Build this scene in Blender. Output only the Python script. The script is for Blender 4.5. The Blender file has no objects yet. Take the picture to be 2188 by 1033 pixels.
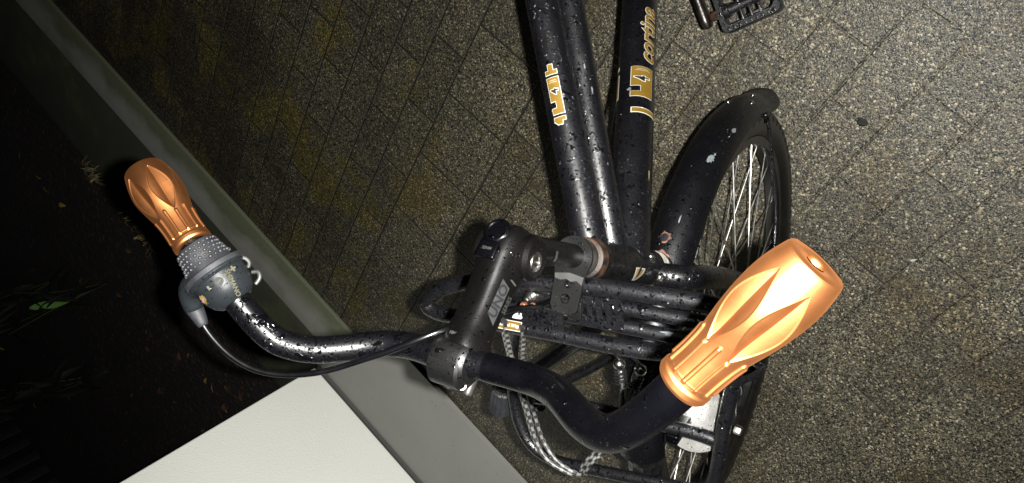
import bpy, bmesh, math, random
from mathutils import Vector, Matrix, noise as mnoise
random.seed(11)
S = bpy.context.scene
COL = S.collection
# ------------------------------------------------------------------ camera
CAMPOS = Vector((0, 0, 1.4551))
CAMR = Matrix(((0.695101607, -0.678219904, 0.238435562),
               (0.426020794, 0.655751107, 0.623295089),
               (-0.579085519, -0.331674911, 0.744749430)))
cd = bpy.data.cameras.new('camera'); cam = bpy.data.objects.new('camera', cd); COL.objects.link(cam)
cam.matrix_world = Matrix.Translation(CAMPOS) @ CAMR.to_4x4()
cd.sensor_fit = 'HORIZONTAL'; cd.sensor_width = 36.0
cd.lens = 1562.77 / 2188.0 * 36.0
cd.clip_start = 0.01; cd.clip_end = 400
S.camera = cam
# ------------------------------------------------------------------ night sky
w = bpy.data.worlds.new('World'); S.world = w; w.use_nodes = True
bg = w.node_tree.nodes['Background']
bg.inputs['Color'].default_value = (0.55, 0.62, 0.8, 1); bg.inputs['Strength'].default_value = 0.0035
# ------------------------------------------------------------------ the flash of the camera, the only light of this night picture
ld = bpy.data.lights.new('camera_flash', 'SPOT'); ld.energy = 330; ld.spot_size = math.radians(122); ld.spot_blend = 1.0; ld.shadow_soft_size = 0.005
ld.color = (1.0, 0.985, 0.94)
lo = bpy.data.objects.new('camera_flash', ld); COL.objects.link(lo)
fp_ = CAMPOS + CAMR.col[0] * 0.024 + CAMR.col[1] * 0.000
fz_ = (CAMR @ Vector((-.07, .08, 1))).normalized(); fx_ = CAMR.col[1].cross(fz_).normalized()
lo.matrix_world = Matrix.Translation(fp_) @ Matrix((fx_, fz_.cross(fx_), fz_)).transposed().to_4x4()
S.view_settings.view_transform = 'Standard'; S.view_settings.look = 'None'
S.view_settings.exposure = 0.0; S.view_settings.gamma = 1.0
S.cycles.max_bounces = 6

# ================================================================== node helpers
class NT:
    def __init__(s, name):
        s.m = bpy.data.materials.new(name); s.m.use_nodes = True
        s.t = s.m.node_tree; s.t.nodes.clear()
        s.out = s.t.nodes.new('ShaderNodeOutputMaterial')
        s.b = s.t.nodes.new('ShaderNodeBsdfPrincipled')
        s.t.links.new(s.b.outputs[0], s.out.inputs[0])
    def n(s, ty, **kw):
        x = s.t.nodes.new(ty)
        for k, v in kw.items(): setattr(x, k, v)
        return x
    def put(s, sock, v):
        if hasattr(v, 'is_linked') or isinstance(v, bpy.types.NodeSocket): s.t.links.new(v, sock)
        else:
            if isinstance(v, (tuple, list)) and len(v) == 3 and sock.type == 'RGBA': v = (*v, 1)
            sock.default_value = v
    def math(s, op, a, b=None, c=None, clamp=False):
        x = s.n('ShaderNodeMath', operation=op, use_clamp=clamp)
        s.put(x.inputs[0], a)
        if b is not None: s.put(x.inputs[1], b)
        if c is not None: s.put(x.inputs[2], c)
        return x.outputs[0]
    def mix(s, f, a, b, blend='MIX'):
        x = s.n('ShaderNodeMix', data_type='RGBA', blend_type=blend)
        s.put(x.inputs[0], f); s.put(x.inputs[6], a); s.put(x.inputs[7], b)
        return x.outputs[2]
    def mixf(s, f, a, b):
        x = s.n('ShaderNodeMix', data_type='FLOAT')
        s.put(x.inputs[0], f); s.put(x.inputs[2], a); s.put(x.inputs[3], b)
        return x.outputs[0]
    def step(s, v, a, b):
        x = s.n('ShaderNodeMapRange', interpolation_type='SMOOTHSTEP')
        s.put(x.inputs[0], v); x.inputs[1].default_value = a; x.inputs[2].default_value = b
        x.inputs[3].default_value = 0; x.inputs[4].default_value = 1
        return x.outputs[0]
    def co(s): return s.n('ShaderNodeTexCoord').outputs['Object']
    def noise(s, co, scale, detail=4, rough=.55, dist=0):
        x = s.n('ShaderNodeTexNoise'); s.put(x.inputs['Vector'], co)
        x.inputs['Scale'].default_value = scale; x.inputs['Detail'].default_value = detail
        x.inputs['Roughness'].default_value = rough; x.inputs['Distortion'].default_value = dist
        return x.outputs['Fac']
    def vor(s, co, scale, feature='F1', rnd=1.0):
        x = s.n('ShaderNodeTexVoronoi', feature=feature); s.put(x.inputs['Vector'], co)
        x.inputs['Scale'].default_value = scale; x.inputs['Randomness'].default_value = rnd
        return x
    def ramp(s, f, stops, interp='LINEAR'):
        x = s.n('ShaderNodeValToRGB'); s.put(x.inputs[0], f); x.color_ramp.interpolation = interp
        e = x.color_ramp.elements
        while len(e) < len(stops): e.new(.5)
        for i, (p, c) in enumerate(stops): e[i].position = p; e[i].color = (*c, 1)
        return x.outputs[0]
    def bump(s, h, strength=.5, dist=.002, normal=None):
        x = s.n('ShaderNodeBump'); x.inputs['Strength'].default_value = strength
        x.inputs['Distance'].default_value = dist; s.put(x.inputs['Height'], h)
        if normal is not None: s.put(x.inputs['Normal'], normal)
        return x.outputs[0]
    def set(s, **kw):
        for k, v in kw.items(): s.put(s.b.inputs[k.replace('_', ' ')], v)
        return s.m

def wet_paint(name, base, rough, drop=1.0, metal=0.0, film=.53, spec=.5, grime=.25):
    """satin surface with standing rain drops: small domes, larger beads and merged puddles of water"""
    s = NT(name); co = s.co()
    wob = s.n('ShaderNodeTexNoise'); s.put(wob.inputs['Vector'], co); wob.inputs['Scale'].default_value = 160
    vm = s.n('ShaderNodeVectorMath', operation='SCALE'); s.put(vm.inputs[0], wob.outputs['Color']); vm.inputs['Scale'].default_value = .004
    va = s.n('ShaderNodeVectorMath', operation='ADD'); s.put(va.inputs[0], co); s.put(va.inputs[1], vm.outputs[0])
    cow = va.outputs[0]
    hs = None; masks = None
    for sc, thr, chance, hgt in ((150, .40, .36, 1.0), (300, .40, .62, .6), (520, .40, .70, .34)):
        v = s.vor(cow, sc)
        sep = s.n('ShaderNodeSeparateColor'); s.put(sep.inputs[0], v.outputs['Color'])
        r = s.math('MULTIPLY', s.math('GREATER_THAN', sep.outputs[0], 1 - chance * drop), s.math('MULTIPLY_ADD', sep.outputs[1], thr * .7, thr * .3))
        d = s.math('DIVIDE', v.outputs['Distance'], s.math('MAXIMUM', r, .001))
        dome = s.math('SQRT', s.math('MAXIMUM', s.math('SUBTRACT', 1.0, s.math('MULTIPLY', d, d)), 0.0))
        m = s.math('LESS_THAN', d, 1.0)
        h = s.math('MULTIPLY', dome, hgt)
        hs = h if hs is None else s.math('MAXIMUM', hs, h)
        masks = m if masks is None else s.math('MAXIMUM', masks, m)
    fl = s.noise(co, 95, 3, .6, .6)
    filmm = s.step(fl, film + .055, film + .075)
    masks = s.math('MAXIMUM', masks, filmm)
    hs = s.math('MAXIMUM', hs, s.math('MULTIPLY', s.step(fl, film + .05, film + .16), .6))
    gr = s.noise(co, 38, 6, .65)
    g2 = s.step(gr, .52, .75)
    col = s.mix(s.math('MULTIPLY', g2, grime), base, tuple(min(1, c * 1.0 + .035) for c in base))
    col = s.mix(masks, col, tuple(c * .8 for c in base))
    rr = s.mixf(masks, s.math('MULTIPLY_ADD', gr, .20, rough - .10), .11)
    nb = s.bump(s.noise(co, 900, 2), .08, .0006)
    nb = s.bump(hs, 1.0, .0011, nb)
    return s.set(Base_Color=col, Roughness=rr, Normal=nb, Metallic=metal, Specular_IOR_Level=spec)

def plain(name, base, rough=.5, metal=0.0, bump=0.0, bscale=300, spec=.5, var=.15):
    s = NT(name); co = s.co(); nz = s.noise(co, bscale * .15, 5)
    dark = tuple(c * (1 - var * 1.6) for c in base); lite = tuple(min(1, c * (1 + var)) for c in base)
    kw = dict(Base_Color=s.mix(s.step(nz, .3, .7), dark, lite), Metallic=metal, Specular_IOR_Level=spec,
              Roughness=s.math('MULTIPLY_ADD', nz, .2, rough - .1))
    if bump: kw['Normal'] = s.bump(s.noise(co, bscale, 3), bump, .001)
    return s.set(**kw)

MAT = {}
MAT['frame'] = wet_paint('wet_black_frame_paint', (.0008, .0008, .0012), .315, 1.2, film=.57, spec=.42, grime=.012)
MAT['bar'] = wet_paint('wet_black_bar_paint', (.0006, .0006, .0009), .34, 1.25, film=.515, spec=.19, grime=.008)
MAT['fender'] = wet_paint('wet_black_mudguard', (.0008, .0008, .0012), .36, .7, film=.62, grime=.012, spec=.26)
MAT['rack'] = wet_paint('wet_black_carrier_paint', (.0010, .0010, .0015), .385, 1.2, film=.54, grime=.02, spec=.42)
MAT['stem'] = wet_paint('satin_black_stem', (.0007, .0006, .0006), .34, .45, film=.70, grime=.010, spec=.17)
MAT['matt'] = wet_paint('black_sleeve', (.0003, .0003, .0005), .30, .50, film=.66, spec=.11, grime=.004)
MAT['tyre'] = plain('wet_tyre_rubber', (.0012, .0012, .0012), .38, bump=.5, bscale=350, var=.35)
MAT['rim'] = plain('dark_rim', (.0012, .0012, .0012), .33, var=.4)
MAT['rubber'] = plain('grey_rubber', (.0045, .0048, .006), .62, bump=.2, spec=.3, bscale=500, var=.3)
MAT['steel'] = plain('bright_steel', (.50, .49, .47), .20, 1.0, bump=.05, var=.2)
MAT['spoke'] = plain('spoke_steel', (.62, .61, .58), .34, 1.0, var=.25)
MAT['dull'] = plain('dull_worn_alloy', (.16, .15, .135), .38, 1.0, bump=.15, var=.35)
MAT['rust'] = plain('rusty_steel', (.060, .022, .008), .8, .0, bump=.6, bscale=500, var=.6)
MAT['ring'] = plain('stained_headset_ring', (.013, .0062, .0032), .6, .0, bump=.4, bscale=500, var=.6, spec=.2)
MAT['clampbolt'] = plain('black_oxide_bolt', (.012, .011, .010), .4, .4, var=.3, spec=.3)
MAT['plate'] = wet_paint('worn_grey_bracket', (.0024, .0024, .0024), .36, .6, film=.64, grime=.05, spec=.17)
MAT['pedal'] = wet_paint('wet_pedal_plastic', (.0028, .0028, .0034), .32, 1.2, film=.56, grime=.15)
MAT['crank'] = plain('brown_stained_crank', (.008, .005, .0035), .36, .4, bump=.3, var=.5)
MAT['chrome'] = wet_paint('dirty_chrome_lamp', (.90, .89, .86), .50, .4, metal=1.0, film=.66, grime=.3)
MAT['lens'] = plain('greenish_lamp_glass', (.10, .13, .12), .12, spec=.8, var=.4)
MAT['white'] = plain('white_decal', (.20, .193, .17), .45, var=.08, spec=.2)
MAT['gold'] = plain('gold_decal', (.060, .035, .0045), .42, var=.10, spec=.2)
MAT['inkblack'] = plain('black_decal', (.003, .003, .004), .4, var=.1)
MAT['greydecal'] = plain('grey_decal', (.011, .0115, .011), .6, var=.15, spec=.06)
MAT['scuff'] = plain('pale_scuff', (.055, .064, .07), .7, var=.35)
MAT['mint'] = plain('mint_scuff', (.22, .30, .24), .7, var=.4)
MAT['cord_w'] = plain('white_cord', (.060, .060, .056), .55, var=.25)
MAT['cord_b'] = plain('black_cord', (.004, .004, .004), .5, var=.2)
MAT['coil'] = plain('coated_coil_wire', (.005, .005, .005), .25, var=.2)
MAT['pale'] = plain('pale_plastic', (.0065, .0065, .006), .6, var=.3)
MAT['yellow'] = plain('yellowed_window', (.05, .040, .010), .5, var=.4, spec=.06)
MAT['pink'] = plain('pink_sticker', (.10, .045, .075), .6, var=.3, spec=.06)
MAT['redmark'] = plain('orange_marker', (.05, .014, .004), .5, var=.2)
MAT['cable'] = plain('cable_sleeve', (.0006, .0006, .0008), .26, var=.2, spec=.4)
MAT['housing'] = wet_paint('shifter_housing', (.0040, .0048, .0055), .44, .6, film=.64, grime=.04, spec=.10)
MAT['faded'] = plain('faded_print', (.026, .024, .013), .6, var=.2, spec=.06)
MAT['straw'] = plain('dry_straw', (.17, .14, .06), .7, var=.4)

def copper():
    s = NT('copper_printed_plastic'); co = s.co()
    nz = s.noise(co, 60, 4); fine = s.noise(co, 1400, 2)
    col = s.mix(nz, (.225, .086, .030), (.27, .108, .039))
    return s.set(Base_Color=col, Metallic=1.0, Roughness=s.math('MULTIPLY_ADD', nz, .07, .405), Normal=s.bump(fine, .10, .0004))
MAT['copper'] = copper()

def ground_mat():
    s = NT('wet_aggregate_pavers'); co = s.co()
    sx = s.n('ShaderNodeSeparateXYZ'); s.put(sx.inputs[0], co); x, y = sx.outputs[0], sx.outputs[1]
    wn = s.noise(co, 7, 2)
    u = s.math('MULTIPLY_ADD', x, 1 / .106, 14.89)
    row = s.math('FLOOR', u); fu = s.math('SUBTRACT', u, row)
    wide = s.math('MULTIPLY', s.math('GREATER_THAN', row, 6.5), s.math('LESS_THAN', row, 8.5))
    fu2 = s.math('MULTIPLY', s.math('SUBTRACT', u, 7.0), .5)
    dn = s.math('MULTIPLY', s.math('MINIMUM', fu, s.math('SUBTRACT', 1.0, fu)), .106)
    dw = s.math('MULTIPLY', s.math('MINIMUM', fu2, s.math('SUBTRACT', 1.0, fu2)), .212)
    dl = s.mixf(wide, dn, dw)
    odd = s.math('FLOORED_MODULO', row, 2.0)
    left = s.math('LESS_THAN', row, 6.5)
    ph = s.mixf(left, s.math('MULTIPLY', odd, .5), s.math('MULTIPLY_ADD', odd, -.48, .75))
    ph = s.mixf(wide, ph, .25)
    v = s.math('SUBTRACT', s.math('MULTIPLY', y, 1 / .212), ph)
    vi = s.math('FLOOR', v); fv = s.math('SUBTRACT', v, vi)
    dv = s.math('MULTIPLY', s.math('MINIMUM', fv, s.math('SUBTRACT', 1.0, fv)), .212)
    jn = s.noise(co, 120, 3, .6)
    d = s.math('ADD', s.math('MINIMUM', dl, dv), s.math('MULTIPLY_ADD', jn, .005, -.0025))
    jointw = s.math('SUBTRACT', 1.0, s.step(d, .0010, .0036))
    fill = s.step(s.noise(co, 2.6, 4), .40, .66)
    right = s.step(x, -.75, -.15)
    jvis = s.math('SUBTRACT', 1.0, s.math('MULTIPLY', right, s.math('MULTIPLY_ADD', fill, .30, .64)))
    joint = s.math('MULTIPLY', jointw, jvis)
    # tile tone
    cx = s.n('ShaderNodeCombineXYZ'); s.put(cx.inputs[0], s.mixf(wide, row, 7.0)); s.put(cx.inputs[1], vi)
    wnz = s.n('ShaderNodeTexWhiteNoise', noise_dimensions='2D'); s.put(wnz.inputs[0], cx.outputs[0])
    tone = s.math('MULTIPLY_ADD', wnz.outputs['Value'], .34, .83)
    # aggregate grains
    v1 = s.vor(co, 310); v2 = s.vor(co, 540)
    c1 = s.n('ShaderNodeSeparateColor'); s.put(c1.inputs[0], v1.outputs['Color'])
    c2 = s.n('ShaderNodeSeparateColor'); s.put(c2.inputs[0], v2.outputs['Color'])
    g1 = s.ramp(c1.outputs[0], [(0, (.0012, .0012, .0010)), (.25, (.002, .002, .0018)), (.36, (.024, .023, .018)), (.70, (.060, .058, .047)), (.92, (.15, .145, .12)), (1, (.30, .29, .25))])
    g2 = s.ramp(c2.outputs[1], [(0, (.0015, .0015, .0013)), (.30, (.003, .003, .0026)), (.44, (.034, .033, .027)), (.90, (.10, .096, .078)), (1, (.24, .23, .20))])
    g = s.mix(s.math('GREATER_THAN', c1.outputs[2], .45), g1, g2)
    tint = s.ramp(c1.outputs[1], [(0, (1.10, .98, .72)), (.5, (1.07, .99, .78)), (.8, (1.0, 1.0, .86)), (1, (1.20, .93, .70))])
    g = s.mix(1.0, g, tint, 'MULTIPLY')
    # stains: brown purple patches; then olive moss and dapples of light painted as colour
    st = s.step(s.noise(co, 4.2, 5, .62), .48, .66)
    g = s.mix(s.math('MULTIPLY', st, .80), g, s.mix(1.0, g, (.62, .52, .46), 'MULTIPLY'))
    leftside = s.math('SUBTRACT', 1.0, s.step(x, -1.35, -.25))
    dapple = s.math('MULTIPLY', s.step(s.noise(co, 4.2, 5, .62), .49, .64), s.math('MULTIPLY_ADD', leftside, .62, .16))
    moss_dapple = s.mix(.35, s.mix(1.0, g, (1.75, 1.75, .55), 'MULTIPLY'), s.mix(s.step(s.noise(co, 420, 2), .45, .7), (.010, .010, .002), (.13, .115, .022)))  # mossy tint that also paints bright patches of light on the pavers
    dk = s.math('MULTIPLY', leftside, s.math('MULTIPLY_ADD', s.step(s.noise(co, 2.1, 3), .40, .60), -.45, .92))  # darker towards the left: fall-off of the flash put into the paving colour
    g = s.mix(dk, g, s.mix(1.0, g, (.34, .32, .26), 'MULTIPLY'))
    g = s.mix(dapple, g, moss_dapple)
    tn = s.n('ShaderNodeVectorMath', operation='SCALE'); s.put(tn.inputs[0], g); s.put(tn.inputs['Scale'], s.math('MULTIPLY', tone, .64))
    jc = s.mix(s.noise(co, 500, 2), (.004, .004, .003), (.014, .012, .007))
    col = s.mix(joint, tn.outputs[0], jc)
    h = s.math('ADD', s.math('MULTIPLY', s.math('SUBTRACT', 1.0, v1.outputs['Distance']), .45), s.math('MULTIPLY', s.math('SUBTRACT', 1.0, v2.outputs['Distance']), .25))
    n1 = s.bump(h, .55, .0022)
    n2 = s.bump(s.math('SUBTRACT', 1.0, joint), .9, .006, n1)
    rgh = s.math('MULTIPLY_ADD', c2.outputs[0], .40, .36)
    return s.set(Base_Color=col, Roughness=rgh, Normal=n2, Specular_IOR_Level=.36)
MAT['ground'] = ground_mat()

def concrete(name, base, moss=0.0, mossy_y=None, speck=.5, rough=.75, bscale=260, bump=.35):
    s = NT(name); co = s.co()
    n1 = s.noise(co, 4, 6, .65); n2 = s.noise(co, 45, 5, .6)
    col = s.mix(n1, tuple(c * .82 for c in base), tuple(min(1, c * 1.12) for c in base))
    col = s.mix(s.math('MULTIPLY', s.step(n2, .55, .8), .25), col, tuple(c * .6 for c in base))
    v = s.vor(co, 55); sc = s.n('ShaderNodeSeparateColor'); s.put(sc.inputs[0], v.outputs['Color'])
    pit = s.math('MULTIPLY', s.math('LESS_THAN', v.outputs['Distance'], s.math('MULTIPLY', sc.outputs[1], .17)), s.math('GREATER_THAN', sc.outputs[0], .72))
    col = s.mix(s.math('MULTIPLY', pit, speck), col, tuple(c * .25 for c in base))
    if moss:
        sx = s.n('ShaderNodeSeparateXYZ'); s.put(sx.inputs[0], co)
        mm = s.step(s.noise(co, 3.3, 5, .6), .46, .66)
        if mossy_y:
            edge = s.step(s.math('ADD', sx.outputs[1], s.math('MULTIPLY', s.noise(co, 9, 5), .07)), mossy_y[0], mossy_y[1])
            mm = s.math('MULTIPLY', s.math('ADD', s.math('MULTIPLY', mm, .55), edge, clamp=True), 1.0)
        col = s.mix(s.math('MULTIPLY', mm, moss), col, s.mix(s.noise(co, 130, 4), (.012, .016, .004), (.055, .065, .020)))
    return s.set(Base_Color=col, Roughness=rough, Normal=s.bump(s.noise(co, bscale, 4, .7), bump, .0015))
MAT['kerb'] = concrete('mossy_kerb_concrete', (.145, .146, .130), .80, (-2.10, -1.99))
MAT['ledge'] = concrete('algae_covered_concrete', (.018, .018, .011), .8)
MAT['plinth'] = concrete('grey_plinth_render', (.185, .185, .172), speck=.6)
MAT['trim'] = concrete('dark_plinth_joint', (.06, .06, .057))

def plaster():
    s = NT('pale_wall_plaster'); co = s.co()
    n = s.noise(co, 2.2, 5, .6); v = s.vor(co, 330)
    col = s.mix(n, (.70, .71, .655), (.80, .80, .75))
    stn = s.step(s.noise(co, 9, 4), .66, .80)
    col = s.mix(s.math('MULTIPLY', stn, .35), col, (.66, .62, .52))
    h = s.math('ADD', s.noise(co, 190, 4, .65), s.math('MULTIPLY', v.outputs['Distance'], .5))
    return s.set(Base_Color=col, Roughness=.62, Normal=s.bump(h, .50, .0022), Specular_IOR_Level=.3)
MAT['plaster'] = plaster()

def soil():
    s = NT('dark_bark_soil'); co = s.co()
    v = s.vor(co, 60); c = s.n('ShaderNodeSeparateColor'); s.put(c.inputs[0], v.outputs['Color'])
    col = s.ramp(c.outputs[0], [(0, (.0015, .001, .0008)), (.6, (.004, .002, .0014)), (.9, (.012, .005, .003)), (1, (.035, .016, .008))])
    return s.set(Base_Color=col, Roughness=.7, Normal=s.bump(s.math('ADD', v.outputs['Distance'], s.noise(co, 90, 4)), .8, .01))
MAT['soil'] = soil()

def leafm(name, a, b, rough=.4):
    s = NT(name); co = s.co()
    return s.set(Base_Color=s.mix(s.noise(co, 55, 4), a, b), Roughness=max(rough, .6), Specular_IOR_Level=.2, Normal=s.bump(s.noise(co, 160, 3), .3, .001))
MAT['leaf'] = leafm('green_leaf', (.028, .075, .010), (.055, .13, .020))
MAT['leafdark'] = leafm('dark_leaf', (.0011, .0022, .0007), (.0026, .0042, .0014), .7)
MAT['stemgreen'] = leafm('plant_stem', (.012, .016, .005), (.025, .028, .01))
MAT['leafy'] = leafm('yellow_dead_leaf', (.10, .065, .015), (.20, .145, .04), .7)
MAT['leafb'] = leafm('brown_dead_leaf', (.026, .012, .006), (.055, .025, .011), .75)
MAT['slat'] = plain('dark_painted_slat', (.006, .006, .009), .5, var=.2)
MAT['slatpale'] = plain('weathered_slat', (.20, .20, .21), .6, var=.2)

# ================================================================== mesh helpers
def V(p): return Vector(p)
def frames(pts):
    T = []
    n = len(pts)
    for i in range(n):
        a = pts[max(i - 1, 0)]; b = pts[min(i + 1, n - 1)]
        T.append((b - a).normalized())
    up = Vector((0, 0, 1)) if abs(T[0].z) < .9 else Vector((1, 0, 0))
    N = [(up - T[0] * up.dot(T[0])).normalized()]
    for i in range(1, n):
        v = N[-1] - T[i] * N[-1].dot(T[i])
        N.append(v.normalized())
    return T, N
def smooth_path(pts, step=.004, closed=False):
    pts = [V(p) for p in pts]; n = len(pts); out = []
    g = lambda i: pts[i % n] if closed else pts[min(max(i, 0), n - 1)]
    for i in range(n if closed else n - 1):
        p0, p1, p2, p3 = g(i - 1), g(i), g(i + 1), g(i + 2)
        if not closed and i == 0: p0 = p1 * 2 - p2
        if not closed and i == n - 2: p3 = p2 * 2 - p1
        k = max(2, int((p2 - p1).length / step))
        for j in range(k):
            t = j / k
            out.append(.5 * ((2 * p1) + (p2 - p0) * t + (2 * p0 - 5 * p1 + 4 * p2 - p3) * t * t + (3 * p1 - p0 - 3 * p2 + p3) * t ** 3))
    if not closed: out.append(pts[-1])
    for _ in range(2):
        q = out[:]
        for i in range(1, len(out) - 1): q[i] = (out[i - 1] + out[i] * 2 + out[i + 1]) / 4
        out = q
    return out
class MB:
    def __init__(s): s.v = []; s.f = []
    def tube(s, pts, r, seg=20, closed=False, caps=True, raw=False, bev=True, step=.004):
        P = [V(p) for p in pts] if raw else smooth_path(pts, step, closed)
        n = len(P); rad = r if callable(r) else (lambda t: r)
        T, N = frames(P)
        if closed:
            T[0] = T[-1] = (P[1] - P[-1]).normalized()
        base = len(s.v); rings = []
        seq = []
        for i in range(n): seq.append((P[i], T[i], N[i], rad(i / (n - 1))))
        if caps and not closed and bev:
            r0 = seq[0][3]; r1 = seq[-1][3]; b = min(r0, r1) * .18
            seq = [(P[0], T[0], N[0], r0 - b), (P[0] + T[0] * b, T[0], N[0], r0)] + seq[1:-1] + [(P[-1] - T[-1] * b, T[-1], N[-1], r1), (P[-1], T[-1], N[-1], r1 - b)]
        for p, t, nn, rr in seq:
            bn = t.cross(nn); ring = []
            for k in range(seg):
                a = 2 * math.pi * k / seg
                ring.append(len(s.v)); s.v.append(p + (nn * math.cos(a) + bn * math.sin(a)) * rr)
            rings.append(ring)
        m = len(rings)
        off = 0
        if closed:
            # best twist between last and first ring
            d = [(s.v[rings[0][k]] - s.v[rings[-1][0]]).length for k in range(seg)]; off = d.index(min(d))
        for i in range(m if closed else m - 1):
            a, b = rings[i], rings[(i + 1) % m]
            o = off if (closed and i == m - 1) else 0
            for k in range(seg):
                s.f.append((a[k], a[(k + 1) % seg], b[(k + 1 + o) % seg], b[(k + o) % seg]))
        if caps and not closed:
            s.f.append(tuple(reversed(rings[0]))); s.f.append(tuple(rings[-1]))
        return s
    def lathe(s, O, A, prof, seg=40, squash=None):
        """prof: list of (axial, radius)"""
        O = V(O); A = V(A).normalized()
        up = Vector((0, 0, 1)) if abs(A.z) < .9 else Vector((1, 0, 0))
        N = (up - A * up.dot(A)).normalized(); Bn = A.cross(N); rings = []
        for h, r in prof:
            if r <= 1e-6: s.v.append(O + A * h); rings.append([len(s.v) - 1]); continue
            ring = []
            for k in range(seg):
                a = 2 * math.pi * k / seg; ring.append(len(s.v))
                s.v.append(O + A * h + N * (r * math.cos(a)) + Bn * (r * math.sin(a) * (squash or 1)))
            rings.append(ring)
        for a, b in zip(rings, rings[1:]):
            for k in range(seg):
                k2 = (k + 1) % seg
                if len(a) == 1 and len(b) == 1: continue
                if len(a) == 1: s.f.append((a[0], b[k2], b[k]))
                elif len(b) == 1: s.f.append((a[k], a[k2], b[0]))
                else: s.f.append((a[k], a[k2], b[k2], b[k]))
        if len(rings[0]) > 1: s.f.append(tuple(reversed(rings[0])))
        if len(rings[-1]) > 1: s.f.append(tuple(rings[-1]))
        return s
    def hex(s, O, A, r, h): return s.lathe(O, A, [(0, r), (h * .8, r), (h, r * .82)], seg=6)
    def box(s, c, X, Y, Z, dx, dy, dz, bev=.0):
        bm = bmesh.new(); bmesh.ops.create_cube(bm, size=1)
        for v in bm.verts: v.co = Vector((v.co.x * dx, v.co.y * dy, v.co.z * dz))
        if bev: bmesh.ops.bevel(bm, geom=list(bm.edges), offset=bev, segments=3, profile=.5, affect='EDGES')
        return s.add(bm, c, X, Y, Z)
    def add(s, bm, c, X, Y, Z):
        c = V(c); X = V(X).normalized(); Y = V(Y).normalized(); Z = V(Z).normalized(); b = len(s.v)
        bm.verts.index_update()
        for v in bm.verts: s.v.append(c + X * v.co.x + Y * v.co.y + Z * v.co.z)
        for f in bm.faces: s.f.append(tuple(b + v.index for v in f.verts))
        bm.free(); return s
    def loft(s, secs):
        """secs: list of equal-length closed rings of points"""
        rings = []
        for sec in secs:
            r = []
            for p in sec: r.append(len(s.v)); s.v.append(V(p))
            rings.append(r)
        for a, b in zip(rings, rings[1:]):
            n = len(a)
            for k in range(n): s.f.append((a[k], a[(k + 1) % n], b[(k + 1) % n], b[k]))
        s.f.append(tuple(reversed(rings[0]))); s.f.append(tuple(rings[-1])); return s
    def sphere(s, c, r, seg=10, rings=7, sq=None, Z=(0, 0, 1)):
        prof = [(-r * math.cos(math.pi * i / rings) * (sq or 1), r * math.sin(math.pi * i / rings)) for i in range(rings + 1)]
        return s.lathe(c, Z, prof, seg)
    def build(s, name, mat, parent=None, off=None, angle=35, bev=0.0):
        o = off if off is not None else (BOFF if parent is not None and parent.get('bike') else Vector((0, 0, 0)))
        me = bpy.data.meshes.new(name); me.from_pydata([tuple(p + o) for p in s.v], [], s.f); me.update()
        bm = bmesh.new(); bm.from_mesh(me); bmesh.ops.recalc_face_normals(bm, faces=bm.faces); bm.to_mesh(me); bm.free()
        for p in me.polygons: p.use_smooth = True
        me.set_sharp_from_angle(angle=math.radians(angle))
        ob = bpy.data.objects.new(name, me); COL.objects.link(ob); me.materials.append(MAT[mat] if isinstance(mat, str) else mat)
        if parent is not None:
            ob.parent = parent
            if parent.get('bike'): MARK.append(ob); ob['bike'] = 1
        return ob
MARK = []
def tag(o, label=None, cat=None, group=None, kind=None):
    if label: o['label'] = label
    if cat: o['category'] = cat
    if group: o['group'] = group
    if kind: o['kind'] = kind
    return o
def empty(name, loc=(0, 0, 0)):
    o = bpy.data.objects.new(name, None); COL.objects.link(o); o.location = loc; o.empty_display_size = .1; return o
def rect_prism(x0, x1, y0, y1, z0, z1, bev=.004):
    return MB().box(((x0 + x1) / 2, (y0 + y1) / 2, (z0 + z1) / 2), (1, 0, 0), (0, 1, 0), (0, 0, 1), x1 - x0, y1 - y0, z1 - z0, bev)

# ================================================================== setting
g = MB(); g.v = [V((-60, -60, 0)), V((60, -60, 0)), V((60, 60, 0)), V((-60, 60, 0))]; g.f = [(0, 1, 2, 3)]
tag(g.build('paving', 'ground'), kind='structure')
tag(rect_prism(-12, -.72, -2.185, -2.008, -.2, .012, .006).build('kerb', 'kerb'), kind='structure')
tag(rect_prism(-12, -.835, -2.60, -2.187, -.2, .006, .003).build('concrete_strip', 'ledge'), kind='structure')
# bark soil, gently uneven
sb = MB(); nx, ny = 90, 80
for j in range(ny + 1):
    for i in range(nx + 1):
        x = -9 + 9.5 * i / nx; y = -2.585 - 6.4 * j / ny
        sb.v.append(V((x, y, .012 + .03 * max(0, mnoise.noise((x * 4, y * 4, 3))) * min(1, j / 3) + .012 * mnoise.noise((x * 14, y * 14, 1)) * min(1, j / 3))))
for j in range(ny):
    for i in range(nx):
        a = j * (nx + 1) + i; sb.f.append((a, a + 1, a + nx + 2, a + nx + 1))
tag(sb.build('bark_soil', 'soil'), kind='structure')

wall = empty('house_wall', (.9, -2.45, 0))
tag(wall, 'pale plastered house wall corner standing on a grey plinth, lower left of picture', 'wall')
o3 = Vector((-.9, 2.45, 0))
rect_prism(-.83, 3.2, -2.62, -2.283, .028, 2.9, .006).build('wall_face', 'plaster', wall, o3)
pl = MB(); pts_ = [(-.598, -1.866), (3.2, -1.866), (3.2, -2.281), (-.832, -2.281), (-.832, -2.16), (-.78, -2.09), (-.70, -1.985)]
pl.loft([[V((x, y, z)) for x, y in pts_] for z in (-.2, .016)]); pl.build('plinth', 'plinth', wall, o3)
rect_prism(-.822, 3.19, -2.30, -2.272, .0165, .026, .0).build('base_joint', 'trim', wall, o3)

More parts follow.
